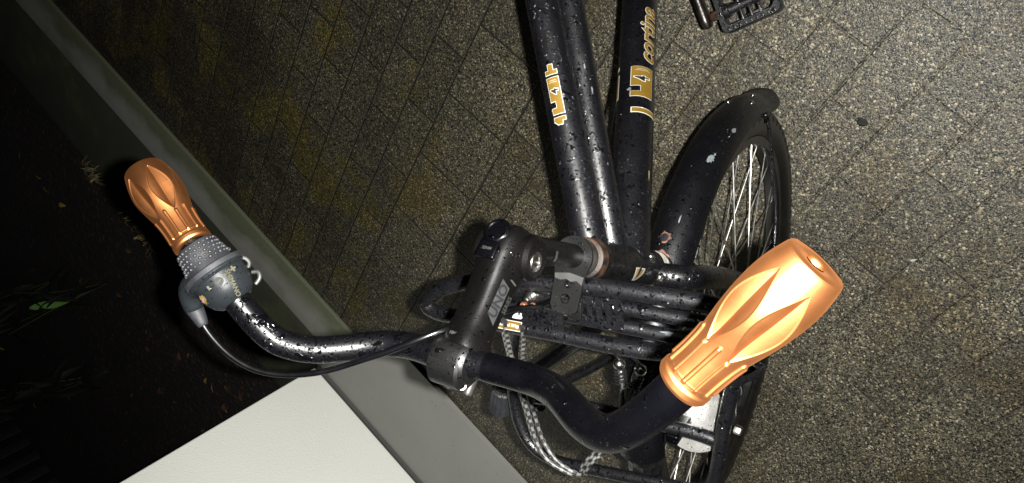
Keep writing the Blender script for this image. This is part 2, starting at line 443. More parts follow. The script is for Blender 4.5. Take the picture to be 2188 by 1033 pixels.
# slatted fences at the back of the bed
def slat_fence(name, label, p0, d, n, gap, wdt, h, mat, z0=.05):
    r = empty(name, p0); tag(r, label, 'fence')
    for k in range(n):
        c = V(d) * (gap * k)
        MB().box((c.x, c.y, z0 + h / 2), (1, 0, 0), (0, 1, 0), (0, 0, 1), wdt, .02 if abs(V(d).x) > .5 else wdt, h, .004).build('slat', mat, r)
    e = V(d) * (gap * (n - 1))
    for z in (z0 + .25, z0 + h - .2):
        MB().box((e.x / 2, e.y / 2, z), V(d), V(d).cross(V((0, 0, 1))), (0, 0, 1), e.length, .025, .06, .003).build('rail', mat, r, off=V(d).cross(V((0, 0, 1))) * .03)
    return r
slat_fence('slat_fence', 'weathered pale upright slats at the far left edge of the planting bed', (-3.13, -3.05, 0), (0, -1, 0), 6, .215, .05, 1.3, 'slatpale')
slat_fence('slat_fence', 'dark upright slat fence behind the leafy plants', (-4.4, -5.6, 0), (1, 0, 0), 40, .125, .07, 1.9, 'slat')

# ================================================================== bike
ROOT_B = Matrix(((0.566410108, 0.823161656, 0.039805504), (-0.824123528, 0.565749024, 0.027357840), (0.0, -0.048300410, 0.998832854)))
HUBW = Vector((0.042503135, -0.711153237, 0.357582162))
RW = .3585
BOFF = Vector((0, 0, RW))
bike = empty('bicycle'); bike['bike'] = 1
bike.matrix_world = Matrix.Translation(HUBW - ROOT_B @ BOFF) @ ROOT_B.to_4x4()
tag(bike, 'black wet bicycle with copper handlebar grips, front carrier and gold lettering', 'bicycle')
CAMB = ROOT_B.transposed() @ (CAMPOS - HUBW)        # used only to choose which side of a tube carries its sticker

# --- frame
ATOP = V((-.3195, 0, .5281)); ABOT = V((-.2313, 0, .3387)); AX = (ABOT - ATOP).normalized()
HT0 = V((-.3077, 0, .502)); HT1 = V((-.2325, 0, .3412))
def along(a, b, t): return V(a) + (V(b) - V(a)) * t
fr = MB()
TTA0, TTA1 = V((-.3290, -.004, .5135)), V((-.5503, -.1137, .390))
TTB0, TTB1 = V((-.2870, .0, .4420)), V((-.5468, -.1040, .3472))
DT0, DT1 = V((-.2620, .0, .4030)), V((-.5272, -.1209, .1076))
TTA0 = V((-.3040, 0, .4925))
SEAT_TOP = V((-.90, -.285, .33)); BBP = along(DT0, DT1, 1.50)
fr.tube([TTA0, along(TTA0, TTA1, .5), TTA1, along(TTA0, TTA1, 2.35)], .0184, 28)
fr.tube([TTB0, along(TTB0, TTB1, .5), TTB1, along(TTB0, TTB1, 2.25)], .0168, 28)
fr.tube([DT0, along(DT0, DT1, .5), DT1, BBP], .0242, 32)
fr.tube([along(TTA0, TTA1, 2.35) + V((-.02, 0, .16)), along(TTA0, TTA1, 2.35), BBP], .0165, 24, step=.02)
frame = fr.build('frame', 'frame', bike)
ht = MB().lathe(HT0, AX, [(0, .0215), (.003, .0222), (.012, .0222), (.014, .0212), (.158, .0212), (.160, .0222), (.172, .0222), (.1745, .0215)], 40)
head = ht.build('head_tube', 'frame', bike)
MB().lathe(BBP - V((0.01, .034, 0)), V((.30, 1, 0)), [(0, .018), (.002, .021), (.068, .021), (.07, .018)], 32).build('bottom_bracket', 'frame', bike)
# headset races
MB().lathe(HT0 - AX * .0120, AX, [(0, .0165), (.002, .0205), (.008, .0225), (.0118, .0225)], 40).build('headset_race', 'ring', bike)
MB().lathe(HT1 + AX * .0145, AX, [(0, .0222), (.003, .0228), (.006, .0222), (.010, .020)], 40).build('headset_race', 'dull', bike)
# quill and stem
QU = [V((-.3140, 0, .5160)), V((-.3290, 0, .5465)), V((-.3500, .001, .5930)), V((-.3625, .0, .6230)), V((-.3700, -.001, .6420))]
MB().tube(QU, lambda t: .0118 + .0052 * max(0, (t - .45)) / .55, 28).build('quill', 'stem', bike)
MB().lathe(QU[0] - AX * .004, -AX, [(0, .0195), (.003, .0195), (.006, .0175), (.013, .0165), (.0155, .0135)], 36).build('lock_nut', 'dull', bike)
def ssec(c, X, Y, a, b, n=28, p=3.2):
    r = []
    for k in range(n):
        t = 2 * math.pi * k / n; ct, st = math.cos(t), math.sin(t)
        r.append(V(c) + X * (a * math.copysign(abs(ct) ** (2 / p), ct)) + Y * (b * math.copysign(abs(st) ** (2 / p), st)))
    return r
YB = V((0, 1, 0))
stemroot = MB()
A0 = V((-.3720, .0, .6480)); A1 = V((-.3105, .0, .7225)); AD = (A1 - A0).normalized(); AN = AD.cross(YB).normalized()
CUP = AN if AN.dot(CAMB - A0) > 0 else -AN
SY_ = (YB * math.cos(.36) + CUP * math.sin(.36)); SX_ = AD.cross(SY_).normalized()
secs = []
for t, a, b in ((-.20, .006, .012), (-.185, .012, .016), (-.12, .019, .0195), (0, .0215, .0200), (.12, .0208, .0190), (.3, .0178, .0172), (.55, .0156, .0165), (.72, .0158, .0167), (.84, .0172, .0182), (.90, .0185, .0205), (.96, .0185, .0205)):
    secs.append(ssec(A0 + AD * ((A1 - A0).length * t), SX_, SY_, a, b))
stemroot.loft(secs)
stem = stemroot.build('stem', 'stem', bike, angle=50)
# pivot cheeks and head of the quill
hb = MB()
HC = QU[-1] + V((.002, 0, .002))
hb.lathe(HC - YB * .0265, YB, [(0, .016), (.003, .0195), (.050, .0195), (.053, .016)], 36)
hb.build('stem_pivot', 'stem', stem)
MB().lathe(A0 + YB * .0208 + V((.006, 0, -.002)), YB, [(-.004, .0088), (.0045, .0088), (.0055, .0080), (.0058, .0045), (.0035, .004), (.0035, 0)], 24).build('pivot_bolt', 'steel', stem)
CPX = (CAMB - A0).normalized()
CUP = AN if AN.dot(CPX) > 0 else -AN
MB().lathe(A0 - AD * .006 - YB * .004 + CUP * .0195, CUP, [(-.002, .0115), (.0025, .0115), (.0042, .0098), (.0044, .0080), (.0034, .0072), (.0036, 0)], 32).build('stem_cap', 'matt', stem)
MB().box(A0 + AD * .012 - YB * .004 + CUP * .0225, AD, YB, CUP, .016, .018, .004, .0018).build('torque_plate', 'matt', stem)
# clamp
CL = V((-.3085, -.002, .7265)); BX = V((.0, 1, .005)).normalized()
cl = MB(); cl.lathe(CL - BX * .0235, BX, [(.006, .0150), (.008, .0170), (.012, .0182), (.035, .0182), (.039, .0170), (.041, .0150)], 36)
MAT['clamp'] = wet_paint('wet_black_clamp', (.0009, .0009, .0009), .40, .6, film=.63, spec=.30, grime=.012)
cl.build('bar_clamp', 'clamp', stem)
FD = (AD + V((0, 0, -.15))).normalized()
fp = MB()
for a in range(-5, 6):
    pass
fp.lathe(CL - BX * .019 + FD * .0045, BX, [(.004, .0150), (.006, .0174), (.032, .0174), (.034, .0150)], 36)
fp.build('clamp_plate', 'clamp', stem)
for q in ((-.2955, .0120, .7385),):
    c_ = (CAMB - V(q)).normalized(); MB().lathe(V(q) - c_ * .002, c_, [(-.008, .0040), (.0015, .0040), (.0022, .0034), (.0022, .0020), (.0005, .0018), (.0005, 0)], 16).build('clamp_bolt', 'clampbolt', stem)
for sy, up in ((-.009, -1), (.010, -1)):
    q = CL + BX * sy + AN * (.0185 * up) + FD * .006
    MB().lathe(q, FD, [(0, .0042), (.012, .0042), (.0135, .0036), (.0137, .002), (.012, .0018), (.012, 0)], 16).build('clamp_bolt', 'clampbolt', stem)

# --- handlebar
BAR = [(-.4300, .2345, .7900), (-0.3921, 0.2057, 0.7963), (-0.3682, 0.1882, 0.7955), (-0.3464, 0.1705, 0.7900), (-0.3335, 0.1536, 0.7835), (-0.3275, 0.1337, 0.7715), (-0.3240, 0.1160, 0.7568), (-0.3180, 0.0960, 0.7395), (-0.3120, 0.0720, 0.7265), (-0.3100, 0.0480, 0.7242), (-0.3095, 0.0254, 0.7248), (-0.3088, 0.0034, 0.7265), (-0.308, -0.0213, 0.7262), (-0.3067, -0.0462, 0.7243), (-0.3050, -0.0660, 0.7268), (-0.3042, -0.0825, 0.7355), (-0.304, -0.0985, 0.7503), (-0.3067, -0.1166, 0.7686), (-0.3144, -0.1355, 0.7826), (-0.3253, -0.1477, 0.7888), (-0.3401, -0.1606, 0.7919), (-0.3565, -0.1730, 0.7945), (-0.3937, -0.2032, 0.7990), (-.425, -.238, .7945)]
handlebar = MB().tube(BAR, .0112, 28).build('handlebar', 'bar', bike)
MB().tube(BAR[0:11], .0117, 28).build('bar_sleeve', 'matt', handlebar)

def grip(O, E, L, phase, parent, label):
    O = V(O); E = V(E); A = (E - O).normalized(); L = L or (E - O).length
    up = V((0, 0, 1)); N = (up - A * up.dot(A)).normalized(); Bn = A.cross(N)
    cdir = CAMB - O; phase = math.atan2(cdir.dot(Bn), cdir.dot(N)) + phase
    prof = [(0, .0128), (.0, .0146), (.02, .0156), (.055, .0156), (.075, .0146), (.20, .0143), (.32, .0148), (.42, .0163), (.52, .0186), (.62, .0203), (.70, .0206), (.80, .0199), (.90, .0183), (.96, .0170), (.985, .0164), (1.0, .0155)]
    def rad(t):
        for (t0, r0), (t1, r1) in zip(prof, prof[1:]):
            if t0 <= t <= t1 and t1 > t0:
                k = (t - t0) / (t1 - t0); k = k * k * (3 - 2 * k) if t0 in (.055,) else k
                return r0 + (r1 - r0) * k
        return prof[-1][1]
    def rs(t):     # smoothed profile
        if .1 < t < .94: return sum(rad(t + d) for d in (-.04, -.02, 0, .02, .04)) / 5
        return rad(t)
    seg, nt = 420, 260
    m = MB(); rings = []
    ts = [0] + [0.001 + .999 * i / nt for i in range(nt + 1)]
    for i, t in enumerate(ts):
        r = rs(t) if i else .0116
        ring = []
        for k in range(seg):
            th = 2 * math.pi * k / seg; rr = r
            a6 = ((th - phase) / (math.pi / 3) + .5) % 1 - .5     # six leaf-shaped cuts
            if .36 < t < .90:
                q = (t - .36) / .54; lens = math.sin(math.pi * q) ** .85 * (1 - .25 * (q - .5))
                wd = .41 * lens
                if wd > .004 and abs(a6) < wd: rr -= .0040 * lens * (1 - abs(a6) / wd) + .0004 * min(1, (wd - abs(a6)) * 40)
            a12 = ((th - phase) / (math.pi / 6) + .5) % 1 - .5    # twelve raised ribs on the neck
            if .085 < t < .40:
                end = .40 - .045 * abs(math.cos(3 * (th - phase)))
                if t < end:
                    e = min(1, (t - .085) / .02, (end - t) / .02)
                    rr += .0013 * e * max(0, 1 - (abs(a12) / .17) ** 4)
            ring.append(len(m.v)); m.v.append(O + A * (t * L) + N * (rr * math.cos(th)) + Bn * (rr * math.sin(th)))
        rings.append(ring)
    for r, h in ((.0056, 1.0), (.0048, .985), (.0040, .88)):
        ring = []
        for k in range(seg):
            th = 2 * math.pi * k / seg; ring.append(len(m.v)); m.v.append(O + A * (h * L) + N * (r * math.cos(th)) + Bn * (r * math.sin(th)))
        rings.append(ring)
    for a, b in zip(rings, rings[1:]):
        for k in range(seg): m.f.append((a[k], a[(k + 1) % seg], b[(k + 1) % seg], b[k]))
    m.f.append(tuple(rings[-1]))
    o = m.build('handlebar_grip', 'copper', parent, angle=62)
    o['label'] = label
    return o
grip((-0.3926, 0.2052, 0.7963), (-0.4671, 0.2611, 0.781), None, math.radians(30), handlebar, 'large near copper grip with a hole in its flat end')
grip((-0.3948, -0.2037, 0.7985), (-0.4471, -0.2648, 0.7905), .0815, math.radians(14), handlebar, 'far copper grip beside the gear shifter')

# --- gear shifter on the right side
SO = V((-.3948, -.2037, .7985)); SI = V((-.3565, -.1730, .7945)); SA = (SI - SO).normalized()
toCam = (CAMB - SO).normalized(); SNn = (toCam - SA * toCam.dot(SA)).normalized(); SB = SA.cross(SNn)
sh = MB().lathe(SO + SA * .0255, SA, [(-.002, .0225), (.0, .0242), (.005, .0246), (.007, .0225), (.012, .0222), (.020, .0210), (.027, .0180), (.031, .0135)], 44).build('gear_shifter', 'housing', handlebar)
rub = MB().lathe(SO + SA * .0006, SA, [(0, .0150), (.002, .0164), (.012, .0172), (.021, .0190), (.0245, .0215)], 44)
for j in range(5):
    for k in range(26):
        th = 2 * math.pi * (k + .5 * (j % 2)) / 26; r = .0160 + .0006 * j + (.0008 if j > 3 else 0)
        h = .0035 + .0036 * j
        d = SNn * math.cos(th) + SB * math.sin(th)
        rub.sphere(SO + SA * h + d * (r + .0004), .00155 if (j + k) % 2 else .0011, 8, 5)
rub.build('twist_sleeve', 'rubber', sh)
MB().lathe(SO + SA * .0235, SA, [(0, .0215), (.001, .0258), (.005, .0262), (.006, .0225)], 44).build('twist_flange', 'rubber', sh)
# cable outlet: the housing bulges towards the cable barrel
CO = V((-.3440, -.2080, .8075))
nose = MB().tube([SO + SA * .036 + SNn * .006, V((-.3620, -.2040, .8070)), V((-.3500, -.2085, .8090)), V((-.3400, -.2068, .8086))], lambda t: .0150 - .0075 * t, 26)
nose.build('cable_outlet', 'housing', sh)
MB().tube([V((-.3420, -.2070, .8087)), V((-.3330, -.2028, .8083)), V((-.3270, -.1995, .8088))], lambda t: .0072 - .0030 * t, 22).build('cable_barrel', 'rubber', sh)
CABLE = [(-.3290, -.2006, .8086), (-0.3213, -0.1952, 0.8086), (-0.3034, -0.1773, 0.8055), (-0.2911, -0.1548, 0.7979), (-0.2878, -0.1299, 0.7855), (-0.2923, -0.1011, 0.7706), (-0.3051, -0.0704, 0.7569), (-0.3117, -0.0547, 0.751), (-0.3174, -0.0436, 0.746), (-0.3236, -0.0312, 0.7398), (-0.3283, -0.0207, 0.7318), (-0.3301, -0.0136, 0.7198), (-0.3232, -0.0172, 0.697), (-0.3004, -0.0364, 0.656), (-0.2879, -0.042, 0.627), (-0.2856, -0.0314, 0.5951), (-0.276, -0.0264, 0.5650), (-0.2690, -0.0230, 0.5250), (-0.2600, -0.0260, 0.4695), (-0.2700, -0.0420, 0.4075), (-.36, -.085, .285), (-.50, -.140, .10)]
cab = MB().tube(CABLE, .0026, 12, step=.006).build('shift_cable', 'cable', handlebar)
for p, q in (((-.2835, -.0310, .5830), (-.2820, -.0306, .5775)), ((-.2782, -.0280, .5700), (-.2772, -.0276, .5665))):
    MB().tube([p, along(p, q, .5), q], .0030, 12).build('cable_marker', 'redmark', cab)
# broken white clip ends beside the shifter
for pts in ([(.0, .0205, .002), (.004, .0250, .003), (.009, .0255, .0015), (.011, .0225, 0)], [(.016, .0225, .0), (.019, .0265, .002), (.024, .0245, .003), (.026, .019, .002)]):
    MB().tube([SO + SA * (.028 + a) - SB * b + SNn * c for a, b, c in pts], .0017, 10, step=.001).build('clip_end', 'pale', sh)
# little window and dial marks, on the face turned to the rider
def dial(a, th, r): return SO + SA * a + (SNn * math.cos(th) + SB * math.sin(th)) * r

# ---- decals wrapped on round tubes -------------------------------------------------
def decal2d(polys):
    bm = bmesh.new()
    for poly in polys:
        vs = [bm.verts.new((x, y, 0)) for x, y in poly]
        bm.faces.new(vs)
    return bm
def refine(bm, ln):
    bmesh.ops.triangulate(bm, faces=bm.faces[:])
    for _ in range(6):
        es = [e for e in bm.edges if e.calc_length() > ln]
        if not es: break
        bmesh.ops.subdivide_edges(bm, edges=es, cuts=1)
        bmesh.ops.triangulate(bm, faces=bm.faces[:])
def text_bm(txt, size, shear=0.0, bold=0.0, space=1.0):
    cu = bpy.data.curves.new('lettering', 'FONT'); cu.body = txt; cu.size = size; cu.shear = shear
    cu.offset = bold; cu.space_character = space; cu.align_x = 'CENTER'; cu.align_y = 'CENTER'; cu.resolution_u = 3
    ob = bpy.data.objects.new('lettering', cu); COL.objects.link(ob)
    dg = bpy.context.evaluated_depsgraph_get(); me = bpy.data.meshes.new_from_object(ob.evaluated_get(dg))
    bm = bmesh.new(); bm.from_mesh(me)
    bpy.data.objects.remove(ob); bpy.data.curves.remove(cu); bpy.data.meshes.remove(me)
    return bm
def wrap(bm, name, mat, parent, O, A, N, r, ln=.0018):
    """x of the drawing runs along A, y runs round the tube, drawing centred on O + N*r"""
    A = V(A).normalized(); N = V(N); N = (N - A * N.dot(A)).normalized(); T = N.cross(A)
    if ln: refine(bm, ln)
    bm.verts.index_update(); m = MB()
    for v in bm.verts:
        a = v.co.y / r
        m.v.append(V(O) + A * v.co.x + (N * math.cos(a) + T * math.sin(a)) * r)
    m.f = [tuple(v.index for v in f.verts) for f in bm.faces]; bm.free()
    return m.build(name, mat, parent, angle=60)
def flat(bm, name, mat, parent, O, X, N):
    X = V(X).normalized(); N = V(N); N = (N - X * N.dot(X)).normalized(); T = N.cross(X)
    bmesh.ops.triangulate(bm, faces=bm.faces[:]); bm.verts.index_update(); m = MB()
    for v in bm.verts: m.v.append(V(O) + X * v.co.x + T * v.co.y)
    m.f = [tuple(v.index for v in f.verts) for f in bm.faces]; bm.free()
    return m.build(name, mat, parent, angle=60)
def facing(O, A, ang=0.0):
    A = V(A).normalized(); c = (CAMB - V(O)); c = (c - A * c.dot(A)).normalized()
    return c * math.cos(ang) + c.cross(A) * math.sin(ang)   # positive: towards the top of the lettering
def grow(poly, d):
    n = len(poly); out = []
    ar = sum(poly[i][0] * poly[(i + 1) % n][1] - poly[(i + 1) % n][0] * poly[i][1] for i in range(n))
    sg = 1 if ar > 0 else -1
    for i in range(n):
        p0, p1, p2 = Vector(poly[i - 1]), Vector(poly[i]), Vector(poly[(i + 1) % n])
        e1 = (p1 - p0).normalized(); e2 = (p2 - p1).normalized()
        n1 = Vector((e1.y, -e1.x)) * sg; n2 = Vector((e2.y, -e2.x)) * sg
        k = 1 + n1.dot(n2); b = (n1 + n2) / max(k, .3)
        out.append((p1.x + b.x * d, p1.y + b.y * d))
    return out
R_ = lambda x0, y0, x1, y1: [(x0, y0), (x1, y0), (x1, y1), (x0, y1)]
FOUR = [(-.0052, -.0018), (.0012, -.0018), (.0012, -.0055), (.0034, -.0055), (.0034, -.0018), (.0055, -.0018), (.0055, .0006), (.0034, .0006), (.0034, .0058), (.0012, .0058), (-.0052, .0008)]
def u4_logo(name, parent, O, A, N, r, sx, sy, ends=True, label=None):
    sc = lambda P: [(x * sx, y * sy) for x, y in P]
    # gold block with a notch that makes the U, the 4 stands in its far half
    block = [(-.020, -.0085), (.020, -.0085), (.020, .0085), (-.006, .0085), (-.006, .001), (-.0135, .001), (-.0135, .0085), (-.020, .0085)]
    gold = [sc(block)]
    if ends:
        gold += [sc([(-.0315, -.0035), (-.0275, -.0035), (-.0275, -.0085), (-.0236, -.0085), (-.0236, .0085), (-.0275, .0085), (-.0275, .0035), (-.0315, .0035)]),
                 sc([(.0236, -.0085), (.0280, -.0085), (.0275, -.0035), (.0345, -.0035), (.0345, .0035), (.0280, .0035), (.0280, .0085), (.0236, .0085)])]
    b = decal2d([grow(p, .0005) for p in gold]); o = wrap(b, name, 'white', parent, O, A, N, r + .0003)
    if label: o['label'] = label
    wrap(decal2d(gold), 'gold_fill', 'gold', o, O, A, N, r + .0006)
    for off_, nm, mt, h_ in ((.0011, 'numeral_outline', 'white', .0008), (.0003, 'numeral', 'inkblack', .0010)):
        tb = text_bm('4', .0165, 0, off_)
        for v in tb.verts: v.co = Vector((v.co.x * .82 * sx + .0045, v.co.y * sy * .95 - .0005, 0))
        wrap(tb, nm, mt, o, O, A, N, r + h_)
    lines = [sc(R_(.0145 + .002 * k, -.006 + .001 * k, .0148 + .002 * k, .006 - .0015 * k)) for k in range(2)]
    wrap(decal2d(lines), 'small_print', 'white', o, O, A, N, r + .0009)
    return o
AT = (TTA1 - TTA0).normalized(); AD2 = (DT1 - DT0).normalized()
pt = lambda t: along(TTA0, TTA1, t)
u4_logo('u4_sticker', frame, pt(.60), AT, facing(pt(.60), AT, .30), .0184, 1.0, .76, True, 'gold and white sticker on the upper tube')
dtp = lambda t: along(DT0, DT1, t)
def txt_wrap(txt, size, name, parent, O, A, N, r, shear=.25, bold=.0, halo=.0005, space=1.05):
    o = wrap(text_bm(txt, size, shear, bold + halo, space), name, 'white', parent, O, A, N, r + .0004, .0022)
    wrap(text_bm(txt, size, shear, bold, space), 'gold_letters', 'gold', o, O, A, N, r + .0007, .0022)
    return o

u4_logo('u4_sticker', frame, dtp(.60), AD2, facing(dtp(.60), AD2, -.32), .0242, 1.2, 1.75, False, 'large gold sticker with a 4 on the lower tube')
wrap(decal2d([R_(-.0042, -.019, .0042, .019)]), 'sticker_bar', 'white', frame, dtp(.490), AD2, facing(dtp(.490), AD2, -.55), .0245)
wrap(decal2d([R_(-.0032, -.018, .0032, .018)]), 'sticker_bar', 'gold', frame, dtp(.490), AD2, facing(dtp(.490), AD2, -.55), .0248)
wrap(decal2d([R_(-.020, -.007, .020, .007), R_(.028, -.006, .034, .006)]), 'sticker_edge', 'white', frame, dtp(.60), AD2, facing(dtp(.60), AD2, 1.38), .0245)
wrap(decal2d([R_(-.018, -.006, .018, .006)]), 'sticker_edge', 'gold', frame, dtp(.60), AD2, facing(dtp(.60), AD2, 1.38), .0248)
txt_wrap('cortina', .0335, 'maker_lettering', frame, dtp(.795), AD2, facing(dtp(.795), AD2, -.60), .0242, .22, .0008, .0005, 1.0)
# scuffs on the frame
def blob(cx, cy, w_, h_, seed, n=18):
    rn = random.Random(seed); return [(cx + w_ * math.cos(2 * math.pi * k / n) * rn.uniform(.45, 1), cy + h_ * math.sin(2 * math.pi * k / n) * rn.uniform(.45, 1)) for k in range(n)]
for bl_ in (blob(0, 0, .006, .0012, 3), blob(.028, .004, .004, .0010, 4)): wrap(decal2d([bl_]), 'scratch', 'scuff', frame, along(TTB0, TTB1, .62), (TTB1 - TTB0).normalized(), facing(along(TTB0, TTB1, .62), TTB1 - TTB0, -.5), .0171)
wrap(decal2d([blob(0, 0, .009, .0016, 5)]), 'scratch', 'straw', frame, dtp(.27), AD2, facing(dtp(.27), AD2, -.95), .0245)
wrap(decal2d([blob(0, 0, .003, .004, 6)]), 'scratch', 'scuff', frame, dtp(.57), AD2, facing(dtp(.57), AD2, .35), .0245)
# head badge: two striped wings
hp = along(HT0, HT1, .52); hN = facing(hp, AX, -.50)
def wing(side, d):
    out = []
    for k in range(13):
        t = k / 12; out.append((side * (.0025 + .0115 * math.sin(t * 1.5)), -.0085 + .018 * t))
    inn = [(side * (.0015 + .0020 * math.sin(t / 12 * 1.5)), -.0085 + .018 * t / 12) for t in range(12, -1, -1)]
    return out + inn
bw = wrap(decal2d([wing(-1, 0), wing(1, 0)]), 'head_badge', 'white', head, hp, AX, hN, .0222)
wrap(decal2d([[(x * .86, y * .9) for x, y in wing(sd, 0)] for sd in (-1, 1)]), 'badge_wings', 'gold', bw, hp, AX, hN, .0225)
st = []
for sd in (-1, 1):
    for q in (.62, .80):
        a = [(x * q, y * .85) for x, y in wing(sd, 0)[:13]]; st.append(a + [(x - sd * .0006, y) for x, y in reversed(a)])
wrap(decal2d(st), 'badge_stripes', 'white', bw, hp, AX, hN, .0228)
# stem lettering
so = along(A0, A1, .50) + SY_ * .0174; sA = -AD
lg = flat(decal2d([[(-.0185, -.0040), (.0150, -.0040), (.0185, .0060), (-.0120, .0060)]]), 'stem_logo', 'greydecal', stem, so + AN * 0, sA, SY_)
flat(text_bm('UNO', .0125, .0, .0004), 'stem_letters', 'inkblack', lg, so + SY_ * .0003 + sA * .001 + SY_.cross(sA) * .001, sA, SY_)
flat(decal2d([R_(-.0008, -.009, .0008, .005)]), 'stem_stripe', 'greydecal', stem, so + sA * .0225, sA + SY_.cross(sA) * -.28, SY_)
flat(text_bm('SERIES', .0055, .0, .0), 'stem_small_letters', 'greydecal', stem, so - SY_.cross(sA) * .0085 + sA * .002, sA, SY_)
TN = CUP if True else AN
flat(text_bm('10NM', .0036, 0, .0001), 'torque_letters', 'pale', stem, along(A0, A1, .885) + CUP * .0189 - YB * .002, YB, CUP)
flat(text_bm('22NM', .0036, 0, .0001), 'torque_letters', 'pale', stem, A0 + AD * .012 - YB * .004 + CUP * .0247, YB, CUP)
wrap(decal2d([R_(-.0022, -.005, .0022, .005)]), 'quill_sticker', 'pale', bike, QU[2], (QU[3] - QU[1]), facing(QU[2], QU[3] - QU[1], 0) + V((0, -.4, .4)), .0140)
# shifter lettering
fl = wrap(text_bm('SHIMANO', .0048, 0, .0001), 'shifter_letters', 'straw', sh, SO + SA * .041, V(SB), facing(SO + SA * .041, SB, 0), .0215, .002) if False else None
def on_housing(bm, mat, name, a, th, r, X):
    N_ = SNn * math.cos(th) + SB * math.sin(th)
    return flat(bm, name, mat, sh, SO + SA * a + N_ * r, X, N_)
on_housing(text_bm('SHIMANO', .0052, 0, .0001), 'faded', 'shifter_letters', .0455, -.25, .0225, SA * .9 + SB * .2)
on_housing(text_bm('+', .0085, 0, .0004), 'faded', 'shifter_letters', .0355, -.55, .0232, SB)
on_housing(decal2d([[(-.002, 0), (.002, .0014), (.002, -.0014)]]), 'faded', 'shifter_mark', .0370, -.20, .0228, SB)
on_housing(decal2d([[(.0035 * math.cos(t * .3927), .0035 * math.sin(t * .3927)) for t in range(16)]]), 'greydecal', 'gear_window', .0385, .08, .0226, SB)
on_housing(decal2d([R_(-.0020, -.0005, .0020, .0005)]), 'faded', 'shifter_mark', .0385, .08, .0228, SB + SA * .3)
on_housing(decal2d([R_(-.0008, -.0018, .0008, .0018)]), 'faded', 'shifter_mark', .0380, .50, .0228, SB)
on_housing(decal2d([blob(0, 0, .0065, .0045, 12)]), 'yellow', 'indicator_window', .0420, .98, .0232, SA)
on_housing(decal2d([blob(0, 0, .0045, .0022, 13)]), 'pink', 'indicator_mark', .0420, .98, .0235, SA + SB * .4)

# --- fork
fk = MB()
for sd in (1, -1):
    fk.tube([V((-.2310, 0, .3480)), V((-.2300, .022 * sd, .3480)), V((-.2270, .046 * sd, .3360)), V((-.2150, .0575 * sd, .3000)), V((-.1660, .0600 * sd, .1900)), V((-.1180, .0590 * sd, .1000)), V((-.070, .058 * sd, .044)), V((-.012, .057 * sd, .004))],
            lambda t: .0150 - .0062 * max(0, t - .35) / .65, 26)
    fk.box((-.004, .056 * sd, 0), (1, 0, 0), (0, 1, 0), (0, 0, 1), .034, .005, .026, .002)
fk.lathe(HT1 + AX * .022, AX, [(0, .0185), (.003, .020), (.014, .020), (.017, .015)], 36)
fork = fk.build('fork', 'frame', bike)
L0, L1 = V((-.2150, .0575, .3000)), V((-.1660, .0600, .1900)); LA = (L1 - L0).normalized()
lp = lambda t: along(L0, L1, t)
bd = wrap(decal2d([R_(-.0075, -.010, .0075, .010)]), 'fork_badge', 'white', fork, lp(.86), LA, facing(lp(.86), LA, -.1), .0152)
wrap(decal2d([R_(-.0066, -.0091, .0066, .0091)]), 'badge_ground', 'inkblack', bd, lp(.86), LA, facing(lp(.86), LA, -.1), .0154)
wrap(decal2d([R_(-.0050, -.0075, -.0036, .0075), R_(-.0022, -.0075, -.0008, .006), R_(-.0008, -.0012, .0030, .0006), R_(.0016, -.0070, .0030, .0070), R_(.0044, -.0075, .0054, .0050)]), 'badge_mark', 'gold', bd, lp(.86), LA, facing(lp(.86), LA, -.1), .0156)
for bl_ in (blob(-.012, .002, .007, .0022, 21), blob(.000, .0035, .006, .0016, 22), blob(.016, .003, .010, .0010, 23)): wrap(decal2d([bl_]), 'scratch', 'mint', fork, lp(.18), LA, facing(lp(.18), LA, .25), .0156)
for q, d in (((-.262, .014, .372), (0, .6, .8)), ((-.238, .026, .372), (-.2, .8, .6))):
    MB().hex(q, d, .0055, .006).lathe(q, d, [(.006, .0035), (.011, .0035), (.0118, .0028)], 12).build('crown_bolt', 'steel', fork)

# --- front wheel
RT = .333; rt = .0245
ty = MB(); seg, cs = 432, 30
for i in range(seg):
    a = 2 * math.pi * i / seg
    for k in range(cs):
        b = 2 * math.pi * k / cs; r = rt
        out = math.cos(b)                          # +1 at the tread
        if out > .15:
            blk = (i % 6) < 4; col = int((b if b < math.pi else b - 2 * math.pi) * 5.2 + 10)
            if ((i + 3 * (col % 2)) % 6) < 4: r += .0026
        R = RT + r * math.cos(b)
        ty.v.append(V((R * math.cos(a), r * .98 * math.sin(b), R * math.sin(a))))
for i in range(seg):
    for k in range(cs):
        i2 = (i + 1) % seg; k2 = (k + 1) % cs
        ty.f.append((i * cs + k, i2 * cs + k, i2 * cs + k2, i * cs + k2))
wheel = empty('front_wheel'); wheel.parent = bike; wheel['bike'] = 1; MARK.append(wheel)
ty.build('tyre', 'tyre', wheel)
rm = MB(); prof = [(.2960, -.006), (.2985, -.0125), (.3110, -.0135), (.3130, -.0105), (.3130, .0105), (.3110, .0135), (.2985, .0125), (.2960, .006)]
n_ = 180
for i in range(n_):
    a = 2 * math.pi * i / n_
    for R, y in prof: rm.v.append(V((R * math.cos(a), y, R * math.sin(a))))
for i in range(n_):
    for k in range(8):
        i2 = (i + 1) % n_; k2 = (k + 1) % 8; rm.f.append((i * 8 + k, i2 * 8 + k, i2 * 8 + k2, i * 8 + k2))
rm.build('rim', 'rim', wheel)
MB().lathe((0, -.066, 0), YB, [(0, .0045), (.012, .0045), (.0125, .012), (.030, .013), (.034, .030), (.037, .030), (.039, .017), (.093, .017), (.095, .030), (.098, .030), (.102, .013), (.1195, .012), (.120, .0045), (.140, .0045)], 36).build('hub', 'dull', wheel)
